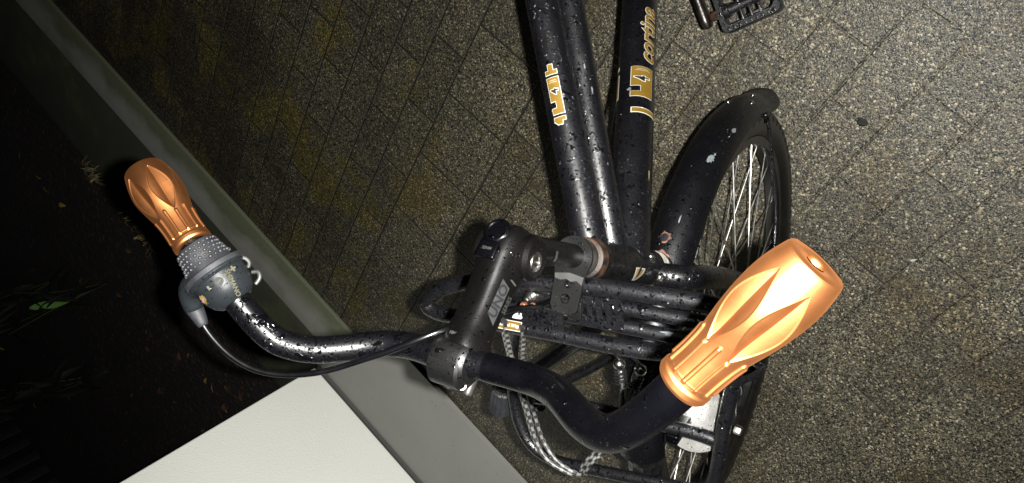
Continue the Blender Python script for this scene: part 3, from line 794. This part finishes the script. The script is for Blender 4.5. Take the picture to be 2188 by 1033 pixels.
for k in range(36):
    sd = 1 if k % 2 else -1; j = k // 2
    dirn = 1 if j % 2 else -1
    ar = 2 * math.pi * (k + .5) / 36; ah = ar + dirn * 1.05
    MB().tube([V((.0275 * math.cos(ah), .030 * sd, .0275 * math.sin(ah))), V((.297 * math.cos(ar), .002 * sd, .297 * math.sin(ar)))], .00115, 8, raw=True, bev=False).build('spoke', 'spoke', wheel)
for sd in (1, -1): MB().hex((0, .060 * sd, 0), YB * sd, .0085, .009).build('axle_nut', 'steel', wheel)

# --- mudguard
FC, FA = .3440, .0335
def fpt(adeg, psi, off=0.0, flare=0.0):
    a = math.radians(adeg); r = FC + (FA + off) * math.cos(psi) + flare
    return V((r * math.cos(a), (FA + off) * math.sin(psi), r * math.sin(a)))
def fend(a0, a1, off0, off1):
    m = MB(); na, npsi = 150, 22; L = []
    for lay in (off0, off1):
        ring = []
        for i in range(na + 1):
            ad = a0 + (a1 - a0) * i / na; fl_ = .015 * max(0, (ad - (a1 - 11)) / 11) ** 2; row = []
            for k in range(npsi + 1):
                lo_ = -1.42 + 1.9 * max(0, (ad - (a1 - 9)) / 9) ** 1.5; ps = lo_ + (1.42 - lo_) * k / npsi; row.append(len(m.v)); m.v.append(fpt(ad, ps, lay, fl_))
            ring.append(row)
        L.append(ring)
    for q, ring in enumerate(L):
        for i in range(na):
            for k in range(npsi):
                m.f.append((ring[i][k], ring[i + 1][k], ring[i + 1][k + 1], ring[i][k + 1]))
    A_, B_ = L
    for i in range(na):
        for k in (0, npsi): m.f.append((A_[i][k], A_[i + 1][k], B_[i + 1][k], B_[i][k]))
    for i in (0, na):
        for k in range(npsi): m.f.append((A_[i][k], A_[i][k + 1], B_[i][k + 1], B_[i][k]))
    return m
fender = fend(84, 198, 0, -.0016).build('mudguard', 'fender', bike, angle=50)
def fdecal(polys, name, mat, adeg, y0, off=.0004):
    bm = decal2d(polys); refine(bm, .004); bm.verts.index_update(); m = MB()
    for v in bm.verts: m.v.append(fpt(adeg + math.degrees(v.co.x / .377), (y0 + v.co.y) / FA, off))
    m.f = [tuple(v.index for v in f.verts) for f in bm.faces]; bm.free()
    return m.build(name, mat, fender, angle=60)
fdecal([blob(0, 0, .011, .0055, 31, 24), blob(.010, .002, .004, .002, 32)], 'worn_patch', 'scuff', 152, .017)
fdecal([blob(0, 0, .008, .0040, 33, 22)], 'worn_patch', 'scuff', 163.5, .026)
fdecal([blob(0, 0, .007, .0011, 36)], 'worn_patch', 'scuff', 136, .008)
circ = lambda r, n=18: [(r * math.cos(2 * math.pi * k / n), r * math.sin(2 * math.pi * k / n)) for k in range(n)]
for ad, y in ((131.6, -.004), (127.6, -.002)):
    ru = fdecal([blob(.001, .002, .0105, .0095, int(ad), 22)], 'rust_stain', 'rust', ad, y)
    fdecal([circ(.0058)], 'mount_hole', 'inkblack', ad, y, .0008)
for ad, y in ((176.5, -.012), (179.5, .020), (186, .008)):
    q = fpt(ad, y / FA); nrm = (q - V((FC * math.cos(math.radians(ad)), 0, FC * math.sin(math.radians(ad))))).normalized()
    MB().lathe(q, nrm, [(-.001, .0038), (.0008, .0038), (.002, .0026), (.0024, 0)], 14).build('rivet', 'steel', fender)
for sd in (1, -1):
    q = fpt(184, 1.40 * sd); MB().tube([q + V((.0, .002 * sd, .010)), q + V((.008, .004 * sd, -.002)), V((-.18, .056 * sd, -.055)), V((-.02, .072 * sd, -.002))], .0028, 12).build('mudguard_stay', 'rack', fender)
    MB().box(fpt(184, 1.36 * sd) + V((.006, .002 * sd, -.002)), (1, 0, 0), (0, 1, 0), (0, 0, 1), .016, .004, .014, .001).build('stay_clip', 'matt', fender)

# --- front carrier
HOOP = [(-0.2929, 0.0348, 0.528), (-0.2839, -0.0286, 0.528), (-0.2694, -0.1113, 0.528), (-0.2507, -0.1643, 0.528), (-0.2334, -0.1907, 0.527), (-0.2176, -0.2038, 0.526), (-0.2099, -0.187, 0.526), (-0.2155, -0.1357, 0.526), (-0.2199, -0.0817, 0.526), (-0.2251, -0.0255, 0.526), (-0.2287, 0.0343, 0.526), (-0.2349, 0.0845, 0.526), (-0.2463, 0.117, 0.526), (-0.2659, 0.1406, 0.526), (-0.2847, 0.1513, 0.527), (-0.2976, 0.1478, 0.528), (-0.2995, 0.1283, 0.528), (-0.2966, 0.0832, 0.528)]
rackm = MB().tube(HOOP, .0089, 24, closed=True)
carrier = rackm.build('front_carrier', 'rack', bike)
IN1 = [(-0.2583, -0.1077, 0.516), (-0.2593, -0.083, 0.516), (-0.2646, -0.036, 0.516), (-0.2655, 0.0028, 0.516), (-0.2691, 0.0546, 0.516), (-0.2719, 0.1028, 0.516), (-0.2751, 0.1307, 0.518)]
IN2 = [(-0.2348, -0.1182, 0.512), (-0.238, -0.0805, 0.512), (-0.2415, -0.0274, 0.512), (-0.2438, 0.0168, 0.512), (-0.2466, 0.0684, 0.512), (-0.2496, 0.107, 0.512), (-0.2608, 0.1295, 0.512), (-0.2767, 0.1447, 0.514)]
MB().tube(IN1, .0074, 20).build('cross_tube', 'rack', carrier); MB().tube(IN2, .0074, 20).build('cross_tube', 'rack', carrier)
LOW = [(-0.2260, -0.0790, 0.518), (-0.1947, -0.1091, 0.48), (-0.1369, -0.1345, 0.45), (-0.0905, -0.1439, 0.44), (-0.0507, -0.1462, 0.435), (-0.0121, -0.1392, 0.435), (0.0158, -0.1218, 0.435), (0.0277, -0.0896, 0.435), (0.0216, -0.0407, 0.435), (0.0101, 0.0243, 0.435), (0.001, 0.0727, 0.435), (-0.0062, 0.1071, 0.435), (-0.0186, 0.1231, 0.435), (-0.0473, 0.1278, 0.435), (-0.1038, 0.1326, 0.44), (-0.1576, 0.1392, 0.445), (-0.2081, 0.1464, 0.46), (-0.2500, 0.1510, 0.492), (-0.2750, 0.1490, 0.516)]
MB().tube(LOW, .0079, 22).build('lower_loop', 'rack', carrier)
CROSS = [(-0.0802, 0.1269, 0.43), (-0.0812, 0.1012, 0.43), (-0.0794, 0.0732, 0.43), (-0.0754, 0.0324, 0.43), (-0.0716, -0.017, 0.43), (-0.0653, -0.0763, 0.43), (-0.0560, -0.1258, 0.43), (-0.0545, -0.1552, 0.43), (-0.0568, -0.1751, 0.43)]
MB().tube(CROSS, .0080, 20).build('cross_tube', 'rack', carrier)
DIAG = [(-0.2150, -0.0050, 0.455), (-0.1796, -0.0349, 0.45), (-0.1462, -0.0649, 0.43), (-0.0876, -0.1222, 0.41), (-0.0483, -0.1595, 0.4), (-.02, -.185, .395)]
MB().tube(DIAG, .0092, 20).build('strut', 'matt', carrier)
MB().tube([(-.0200, -.125, .400), (-.012, -.150, .37), (0, -.11, .2), (0, -.072, .01)], .0065, 18).build('strut', 'rack', carrier)
# ribbed rubber end cap
rc = V((-.0150, -.1870, .405)); ra = V((1, -.22, -.05)).normalized()
cp = MB(); up_ = V((0, 0, 1)); N_ = (up_ - ra * up_.dot(ra)).normalized(); B_ = ra.cross(N_); secs = []
for h, sc in ((-.021, .86), (-.019, 1), (.017, 1), (.021, .80)):
    secs.append([rc + ra * h + (N_ * math.cos(2 * math.pi * k / 96) + B_ * math.sin(2 * math.pi * k / 96)) * ((.0165 - (.0016 if (k % 8) < 2 else 0)) * sc) for k in range(96)])
cp.loft(secs); cp.build('end_cap', 'rubber', carrier)
# bracket from headset to carrier
bkm = MB(); bo = V((-.3225, 0, .5345)); bf = V((.912, 0, .411)).normalized(); bn = -AX
bkm.lathe(bo - bn * .0015, bn, [(0, .0185), (0, .0208), (.003, .0208), (.003, .0185)], 36)
ps = [(.010, -.0185), (.020, -.0160), (.050, -.0150), (.0565, -.0110), (.0565, .0110), (.050, .0150), (.020, .0160), (.010, .0185)]
bm = bmesh.new()
outer = [bm.verts.new((x, y, 0)) for x, y in ps]
edges = [bm.edges.new((outer[i], outer[(i + 1) % len(outer)])) for i in range(len(outer))]
for hx, hr in ((.0275, .0040), (.0420, .0050)):
    hv = [bm.verts.new((hx + hr * math.cos(2 * math.pi * k / 20), hr * math.sin(2 * math.pi * k / 20), 0)) for k in range(20)]
    edges += [bm.edges.new((hv[k], hv[(k + 1) % 20])) for k in range(20)]
bmesh.ops.triangle_fill(bm, edges=edges, use_beauty=True)
ret = bmesh.ops.extrude_face_region(bm, geom=bm.faces[:]); [setattr(v, 'co', v.co + Vector((0, 0, .0026))) for v in ret['geom'] if isinstance(v, bmesh.types.BMVert)]
bkm.add(bm, bo - bn * .0013, bf, V((0, 1, 0)), bf.cross(V((0, 1, 0))))
bracket = bkm.build('carrier_bracket', 'plate', carrier)
flatp = bo + bf.cross(V((0, 1, 0))) * .0016
nb_ = bf.cross(V((0, 1, 0)))
if nb_.dot(CAMB - bo) < 0: nb_ = -nb_
top_ = bo + nb_ * .0022
flat(decal2d([[(.019, -.0158), (.0235, -.0148), (.0245, -.008), (.0225, -.002), (.0245, .003), (.0225, .009), (.026, .0152), (.018, .0160), (.016, 0)]]), 'worn_paint', 'pale', bracket, top_, bf, nb_)
# slotted base plates and bolts
for cx_, cy_, ww, hh in ((-.2440, -.0420, .034, .050), (-.2640, .0250, .034, .052)):
    bm = bmesh.new(); o_ = [bm.verts.new((x, y, 0)) for x, y in R_(-ww / 2, -hh / 2, ww / 2, hh / 2)]
    edges = [bm.edges.new((o_[i], o_[(i + 1) % 4])) for i in range(4)]
    for q in range(4):
        yy = -.016 + .0105 * q; hv = [bm.verts.new((x, y, 0)) for x, y in ((-.010, yy - .002), (.010, yy - .002), (.012, yy), (.010, yy + .002), (-.010, yy + .002), (-.012, yy))]
        edges += [bm.edges.new((hv[k], hv[(k + 1) % 6])) for k in range(6)]
    bmesh.ops.triangle_fill(bm, edges=edges, use_beauty=True)
    ret = bmesh.ops.extrude_face_region(bm, geom=bm.faces[:]); [setattr(v, 'co', v.co + Vector((0, 0, .002))) for v in ret['geom'] if isinstance(v, bmesh.types.BMVert)]
    MB().add(bm, (cx_, cy_, .5265), V((.99, .12, 0)), V((-.12, .99, 0)), V((0, 0, 1))).build('slotted_plate', 'rack', carrier)
MB().box((-.2610, -.0270, .5300), (1, .0, 0), (0, 1, 0), (0, 0, 1), .020, .066, .003, .001).box((-.2655, -.0100, .5430), (.35, 0, -.94), (0, 1, 0), (.94, 0, .35), .030, .026, .003, .001).build('bracket_foot', 'plate', carrier)
for q in ((-.2633, -.0060, .5310), (-.2645, -.0534, .5310)):
    MB().lathe(q, (0, 0, 1), [(0, .0082), (.0015, .0082), (.0016, .0060), (.006, .0060), (.0065, .0045), (.011, .0040), (.012, .0025), (.0122, 0)], 18).build('bracket_bolt', 'steel', carrier)
MB().hex((-.0850, .1365, .4050), (.1, 1, .1), .0055, .008).build('side_bolt', 'steel', carrier)
MB().tube([(-.150, .130, .425), (-.145, .150, .36), (-.13, .09, .33), (-.12, .062, .32)], .0042, 12).build('stay', 'rack', carrier)
# load label
hO = V((-.2345, -.0530, .546)); hA = (V((-.2251, -.0255, .526)) - V((-.2155, -.1357, .526))).normalized(); hN_ = facing(hO, hA, .05)
def rr(w_, h_, r): 
    out = []
    for cx_, cy_, a0 in ((w_ - r, h_ - r, 0), (-w_ + r, h_ - r, 90), (-w_ + r, -h_ + r, 180), (w_ - r, -h_ + r, 270)):
        for k in range(5): a = math.radians(a0 + 22.5 * k); out.append((cx_ + r * math.cos(a), cy_ + r * math.sin(a)))
    return out
hO = V((-.2199, -.0817, .526))
lb = wrap(decal2d([rr(.0165, .0058, .0018)]), 'load_label', 'white', carrier, hO, hA, hN_, .0092)
wrap(decal2d([rr(.0155, .0048, .0012)]), 'label_ground', 'gold', lb, hO, hA, hN_, .00935)
wrap(text_bm('Max. load 10 kgs', .0048, 0, .0002, .92), 'label_letters', 'white', lb, hO, hA, hN_, .00955, .002)
# cobweb and dirt at the left end
wrap(decal2d([blob(0, 0, .017, .0035, 41, 26), blob(.02, .003, .008, .002, 42)]), 'dirt', 'scuff', carrier, V((-.2490, .1000, .512)), V((-.0030, .0386, 0)), facing((-.2490, .10, .512), V((-.003, .0374, 0)), .2), .0077)

# --- chequered elastic straps
def cord(pts, r, name, parent, seg=12, chk=.0058):
    P = smooth_path(pts, .0020); m = MB().tube(P, r, seg, raw=True, bev=False, caps=True)
    o = m.build(name, 'cord_b', parent, angle=80); o.data.materials.append(MAT['cord_w'])
    n = len(P); acc = [0]
    for a, b in zip(P, P[1:]): acc.append(acc[-1] + (b - a).length)
    for i, f in enumerate(o.data.polygons):
        if len(f.vertices) != 4: continue
        ring, k = divmod(i, seg)
        o.data.polygons[i].material_index = 1 if (int(acc[min(ring, n - 1)] / chk) + int(k * 4 / seg)) % 2 == 0 and (k * 4 // seg) % 2 == int(acc[min(ring, n - 1)] / chk) % 2 else 0
    return o
ST1 = [(-0.2296, -0.0845, 0.536), (-0.2090, -0.0890, 0.528), (-0.1566, -0.1015, 0.5), (-0.0889, -0.1186, 0.46), (-0.0485, -0.1152, 0.45), (-0.0084, -0.1047, 0.45), (0.0163, -0.0852, 0.452), (0.0293, -0.0574, 0.446), (0.0366, -0.0511, 0.432), (.029, -.049, .422)]
ST2 = [(-0.2288, -0.0634, 0.536), (-0.2113, -0.0668, 0.528), (-0.1608, -0.0871, 0.5), (-0.0912, -0.1095, 0.46), (-0.051, -0.1061, 0.45), (-0.0126, -0.0942, 0.45), (0.0114, -0.0724, 0.452), (0.0254, -0.0484, 0.446), (0.0336, -0.0441, 0.432), (.028, -.042, .422)]
ST5 = [(p[0] + .0, p[1] - .0055, p[2] - .003) for p in ST1]
ST3 = [(-0.144, 0.0086, 0.44), (-0.1194, 0.012, 0.44), (-0.0929, 0.0096, 0.435), (-0.0643, 0.0036, 0.43), (-0.0197, -0.0196, 0.435), (-0.0009, -0.0321, 0.445), (0.0152, -0.040, 0.447), (.028, -.042, .435)]
ST4 = [(-0.1451, 0.0326, 0.44), (-0.1168, 0.0239, 0.44), (-0.091, 0.0139, 0.435), (-0.066, 0.0086, 0.43), (-0.0182, -0.0131, 0.435), (0.0027, -0.0281, 0.445), (0.0179, -0.0347, 0.446), (.030, -.038, .435)]
for p_ in (ST1, ST2, ST5, ST3, ST4): cord(p_, .0030, 'elastic_strap', carrier)
def coil(p, q, r, turns, name):
    p = V(p); q = V(q); A = (q - p).normalized(); N = A.orthogonal().normalized(); B = A.cross(N)
    return MB().tube([p + (q - p) * (k / (turns * 14)) + (N * math.cos(2 * math.pi * k / 14) + B * math.sin(2 * math.pi * k / 14)) * r for k in range(turns * 14 + 1)], .0013, 8, raw=True).build(name, 'coil', carrier)
for a, b in (((-.1470, .0080, .440), (-.1200, .0115, .440)), ((-.1470, .0325, .440), (-.1195, .0245, .440))):
    coil(along(a, b, .10), along(a, b, .85), .0062, 5, 'strap_spring')
    MB().sphere(along(a, b, -.15), .0075, 18, 12).build('strap_hook', 'steel', carrier)
    MB().tube([V(a) + V((-.085, .004, .085)), V(a) + V((-.05, .002, .04)), V(a) + V((-.012, .0, .0))], .0022, 10).build('strap_wire', 'coil', carrier)

# --- head lamp
LB = V((-.0980, .0735, .368)); LAx = V((1, .01, -.34)).normalized()
lamp = MB().lathe(LB, LAx, [(h * .001 - .016, .0362 * math.sqrt(max(0, 1 - ((88 - h) / 88) ** 2))) for h in (0, 1, 3, 6, 10, 15, 21, 28, 36, 45, 55, 65, 75, 86)] + [(.074, .0370), (.080, .0370), (.081, .0340)], 56).build('head_lamp', 'chrome', bike)
MB().lathe(LB + LAx * .0795, LAx, [(0, .0338), (.002, .0336), (.010, .0290), (.014, .020), (.016, 0)], 48).build('lamp_glass', 'lens', lamp)
MB().box(LB + V((.030, 0, .048)), (1, 0, 0), (0, 1, 0), (0, 0, 1), .012, .016, .046, .002).build('lamp_bracket', 'matt', lamp)

# --- pedal and crank
LAT = V((-.42, .905, -.04)).normalized(); FFW = V((.905, .42, 0)); FFW = (FFW - LAT * FFW.dot(LAT)).normalized()
tilt = math.radians(8); PZ = LAT.cross(FFW); PZ = PZ if PZ.z > 0 else -PZ
PY = FFW * math.cos(tilt) + PZ * math.sin(tilt); PZ2 = PZ * math.cos(tilt) - FFW * math.sin(tilt)
PC = V((-.4985, -.0170, -.0760)) - V((.0115, .0052, 0))
pd = empty('pedal', PC + BOFF); pd.parent = bike
def P3(x, y, z): return LAT * x + PY * y + PZ2 * z
fm = MB(); W_, D_, T_ = .047, .034, .0105
loop = []
for cx_, cy_, a0 in ((W_ - .010, D_ - .010, 0), (-W_ + .010, D_ - .010, 90), (-W_ + .010, -D_ + .010, 180), (W_ - .010, -D_ + .010, 270)):
    for k in range(7): a = math.radians(a0 + 15 * k); loop.append((cx_ + .010 * math.cos(a), cy_ + .010 * math.sin(a)))
secs = []
inner = [(x * (1 - .0100 / W_), y * (1 - .0105 / D_)) for x, y in loop]
for (pl, z) in ((loop, -T_), (loop, T_ * .8), ([(x * .985, y * .98) for x, y in loop], T_), ([(x * 1.02, y * 1.02) for x, y in inner], T_), (inner, T_ * .8), (inner, -T_)):
    secs.append([P3(x, y, z) for x, y in pl])
rings = []
for sec in secs:
    r = []
    for p in sec: r.append(len(fm.v)); fm.v.append(p)
    rings.append(r)
for a, b in zip(rings, rings[1:] + rings[:1]):
    n = len(a)
    for k in range(n): fm.f.append((a[k], a[(k + 1) % n], b[(k + 1) % n], b[k]))
# serrations on the front and rear rails
for sy in (-1, 1):
    for k in range(9): fm.box(P3(-.036 + .009 * k, sy * (D_ - .0048), T_ + .0006), LAT, PY, PZ2, .004, .0055, .0022, .0006)
fm.build('pedal_frame', 'pedal', pd, off=V((0, 0, 0)))
bdy = MB().tube([P3(-.044, 0, 0), P3(-.030, 0, 0), P3(0, 0, 0), P3(.036, 0, 0), P3(.040, 0, 0)], lambda t: .0085 - .0025 * t, 20)
bdy.lathe(P3(-.036, 0, 0), LAT, [(0, .0100), (.001, .0112), (.007, .0112), (.008, .0095)], 24)
for x in (-.012, .002, .016): bdy.box(P3(x, .014, 0), LAT, PY, PZ2, .0035, .020, .016, .0008)
for x in (-.012, .002, .016): bdy.box(P3(x, -.014, 0), LAT, PY, PZ2, .0035, .020, .016, .0008)
bdy.box(P3(.002, .020, -.001), LAT, PY, PZ2, .034, .004, .015, .0008); bdy.box(P3(.002, -.020, -.001), LAT, PY, PZ2, .034, .004, .015, .0008)
bdy.build('pedal_body', 'pedal', pd, off=V((0, 0, 0)))
MB().lathe(P3(-.060, 0, 0), LAT, [(0, .0070), (.002, .0082), (.016, .0082), (.018, .0070)], 6).build('pedal_axle', 'ring', pd, off=V((0, 0, 0)))
ck = MB(); C0 = PC + P3(-.0690, 0, 0); C1 = C0 - FFW * .172 + V((0, 0, .0))
cdv = (C1 - C0).normalized(); cz = cdv.cross(LAT)
ck.loft([ssec(C0 + cdv * (l), LAT, cz, a, b, 24, 2.6) for l, a, b in ((-.0135, .004, .006), (-.012, .0068, .010), (-.006, .0080, .0125), (0, .0082, .0135), (.012, .0080, .0125), (.05, .0075, .0115), (.15, .0085, .0145), (.172, .009, .017), (.186, .006, .011))])
ck.build('crank', 'crank', bike)

# ================================================================== things on the ground
def leaf_mesh(L, W, bend, n=7, curl=.25):
    m = MB()
    for i in range(n + 1):
        t = i / n; wd = W * math.sin(math.pi * min(1, .04 + t * .96) ** .8) * (1 - .15 * t); z = -bend * t * t * L
        for k in (-1, -.5, 0, .5, 1): m.v.append(V((t * L, k * wd / 2, z + curl * abs(k) * wd * .5)))
    for i in range(n):
        for k in range(4): a = i * 5 + k; m.f.append((a, a + 1, a + 6, a + 5))
    return m
def xf(m, M):
    m.v = [M @ p for p in m.v]; return m
def thick(ob, t):
    md = ob.modifiers.new('thickness', 'SOLIDIFY'); md.thickness = t; return ob
litter = [(-0.974, -1.849, 'b'), (-1.423, -2.97, 'y'), (-1.46, -3.036, 'b'), (-1.763, -3.487, 'b'), (-1.727, -3.462, 'b'), (-1.529, -3.419, 'b'), (-1.45, -3.375, 'b'), (-1.219, -2.979, 'y'), (-1.134, -3.01, 'b'), (-1.118, -3.004, 'y'), (-1.295, -2.954, 'b'), (-1.275, -2.977, 'y'), (-1.093, -2.777, 'b'), (-1.06, -2.826, 'b'), (-1.683, -3.106, 'b'), (-1.719, -3.717, 'y'), (-2.654, -3.934, 'y'), (-3.039, -4.918, 'y'), (-3.085, -5.263, 'y'), (-2.573, -5.043, 'y'), (-2.253, -4.432, 'b'), (-1.743, -3.942, 'b'), (-1.689, -4.644, 'b'), (-1.678, -4.433, 'b'), (-1.66, -3.212, 'b'), (-1.698, -3.124, 'y'), (-1.625, -2.874, 'b'), (-2.805, -2.996, 'y'), (-2.665, -2.981, 'y'), (-2.593, -2.989, 'y'), (-2.45, -2.973, 'y'), (-2.224, -3.337, 'b'), (-1.30, -3.25, 'b'), (-1.22, -3.3, 'b'), (-1.38, -3.62, 'b'), (-1.95, -3.1, 'b'), (-1.55, -2.8, 'b'), (-1.17, -2.85, 'b'), (-1.9, -2.75, 'b')]
rl = random.Random(4)
for x, y, c in litter:
    if y > -2.5: continue
    M = Matrix.Rotation(rl.uniform(0, 6.28), 4, 'Z') @ Matrix.Rotation(rl.uniform(-.5, .5), 4, 'X') @ Matrix.Rotation(rl.uniform(-.5, .2), 4, 'Y')
    dist = math.hypot(x, y); k = (.022 + .008 * rl.random()) * (1.0 if c == 'y' else .95)
    o = xf(leaf_mesh(k * 1.5, k * .8, .25), M).build('fallen_leaf', 'leafy' if c == 'y' else 'leafb')
    o.location = (x, y, .045 + .01 * rl.random()); thick(o, .0006)
    tag(o, 'small yellow dead leaf lying on the dark bark soil' if c == 'y' else 'small brown dead leaf lying on the dark bark soil', 'leaf', 'fallen leaves on the planting bed')

def plant(base, h, n, L, W, seed, label, mat='leafdark'):
    r = random.Random(seed); e = empty('leafy_plant', base); tag(e, label, 'plant', 'plants in the bed behind the kerb')
    st_ = MB(); fo = MB()
    for s_ in range(3):
        a = r.uniform(0, 6.28); tip = V((.16 * math.cos(a), .16 * math.sin(a), h * r.uniform(.8, 1.05)))
        pts = [V((0, 0, -.02)), tip * .4 + V((0, 0, h * .12)), tip]
        st_.tube(pts, lambda t: .004 - .0025 * t, 8, step=.03)
        for k in range(n // 3):
            t = .3 + .7 * (k + r.random()) / (n // 3); p = pts[0].lerp(pts[1], t / .5) if t < .5 else pts[1].lerp(pts[2], (t - .5) / .5)
            M = Matrix.Translation(p) @ Matrix.Rotation(r.uniform(0, 6.28), 4, 'Z') @ Matrix.Rotation(r.uniform(.1, 1.0), 4, 'Y') @ Matrix.Rotation(r.uniform(-.4, .4), 4, 'X')
            lm = xf(leaf_mesh(L * r.uniform(.7, 1.15), W * r.uniform(.7, 1.1), r.uniform(.2, .7)), M)
            b = len(fo.v); fo.v += lm.v; fo.f += [tuple(b + i for i in f) for f in lm.f]
    st_.build('stem', 'stemgreen', e); fo.build('foliage', mat, e)
    return e
p1 = plant((-2.10, -3.22, .02), .42, 18, .15, .042, 1, 'lance-leaved plant with two bright green leaves in the planting bed')
def facing_leaf(wp, drop, L, W, parent, mat):
    """a leaf hanging down with its face turned out towards the paving"""
    wp = V(wp); X = V(drop).normalized(); Z = (CAMPOS - wp); Z = (Z - X * Z.dot(X)).normalized(); Y = Z.cross(X)
    M = Matrix((X, Y, Z)).transposed().to_4x4(); M.translation = wp - parent.location
    o = xf(leaf_mesh(L, W, .18), M).build('leaf', mat, parent); thick(o, .0006); return o
o = facing_leaf((-2.085, -3.165, .365), (.25, .05, -1), .135, .036, p1, 'leaf'); o['label'] = 'bright green leaf'
o = facing_leaf((-2.015, -3.085, .350), (.35, .12, -1), .105, .030, p1, 'leaf'); o['label'] = 'bright green leaf'
plant((-2.55, -3.70, .02), .50, 21, .16, .045, 2, 'dim lance-leaved plant beside the pale slat fence')
plant((-1.98, -3.85, .02), .40, 18, .17, .05, 3, 'dim broad-leaved plant behind the bright green leaves')
plant((-2.45, -4.55, .02), .45, 18, .18, .05, 5, 'dim plant with drooping leaves deepest in the bed')
def tuft(x, y, n, L, seed, label):
    r = random.Random(seed); m = MB()
    for k in range(n):
        a = r.uniform(0, 6.28); l = L * r.uniform(.5, 1.1); d = V((math.cos(a), math.sin(a), 0)); up = V((0, 0, 1))
        b0 = V((r.uniform(-.05, .05), r.uniform(-.02, .02), 0)); sdv = d.cross(up) * .0022
        pts = [b0, b0 + d * l * .35 + up * l * .45, b0 + d * l * .8 + up * l * .35, b0 + d * l + up * l * .15]
        i0 = len(m.v)
        for j, p in enumerate(pts): q = sdv * (1 - j / 3.3); m.v += [p - q, p + q]
        for j in range(3): a_ = i0 + 2 * j; m.f.append((a_, a_ + 1, a_ + 3, a_ + 2))
    o = m.build('grass_tuft', 'straw'); o.location = (x, y, .006); tag(o, label, 'grass tuft', 'dry grass along the concrete strip'); return o
tuft(-2.28, -2.60, 26, .09, 1, 'dry grass tuft at the strip edge, farthest from the copper grip')
tuft(-1.95, -2.58, 34, .10, 2, 'dry grass tuft just left of the far copper grip')
tuft(-1.83, -2.59, 40, .11, 3, 'thick dry grass tuft behind the far copper grip')
tuft(-1.66, -2.60, 18, .07, 4, 'thin dry grass tuft beside the shifter sleeve')
def pebble(x, y, r, name, label, mat, sq=(1, .8, .5)):
    bm = bmesh.new(); bmesh.ops.create_icosphere(bm, subdivisions=2, radius=r)
    for v in bm.verts: v.co *= 1 + .25 * mnoise.noise(v.co * (1.5 / r)); v.co = Vector((v.co.x * sq[0], v.co.y * sq[1], v.co.z * sq[2]))
    o = MB().add(bm, (0, 0, 0), (1, 0, 0), (0, 1, 0), (0, 0, 1)).build(name, mat); o.location = (x, y, r * .4); o.rotation_euler.z = x * 7; tag(o, label, 'pebble', 'pebbles on the paving'); return o
pebble(-1.135, -1.128, .0050, 'pebble', 'small pale pebble on the paving near the top edge', 'pale')
pebble(-.751, -1.416, .0075, 'pebble', 'larger grey pebble on the paving left of the stem', 'pale')
pebble(-.823, -1.518, .0060, 'pebble', 'small grey pebble nearest the kerb', 'pale')
o = xf(leaf_mesh(.013, .0045, .1), Matrix.Rotation(1.0, 4, 'Z')).build('fallen_petal', 'white'); o.location = (.217, -.564, .006); thick(o, .0006); tag(o, 'tiny white petal on the paving right of the near grip', 'petal')
o = xf(leaf_mesh(.022, .017, .05, curl=.05), Matrix.Rotation(.4, 4, 'Z')).build('flat_leaf', 'leafdark'); o.location = (-.03, -.425, .004); thick(o, .0005); tag(o, 'flattened dark green leaf on the paving right of the front wheel', 'leaf')

for ob in [bike] + MARK:
    if 'bike' in ob: del ob['bike']
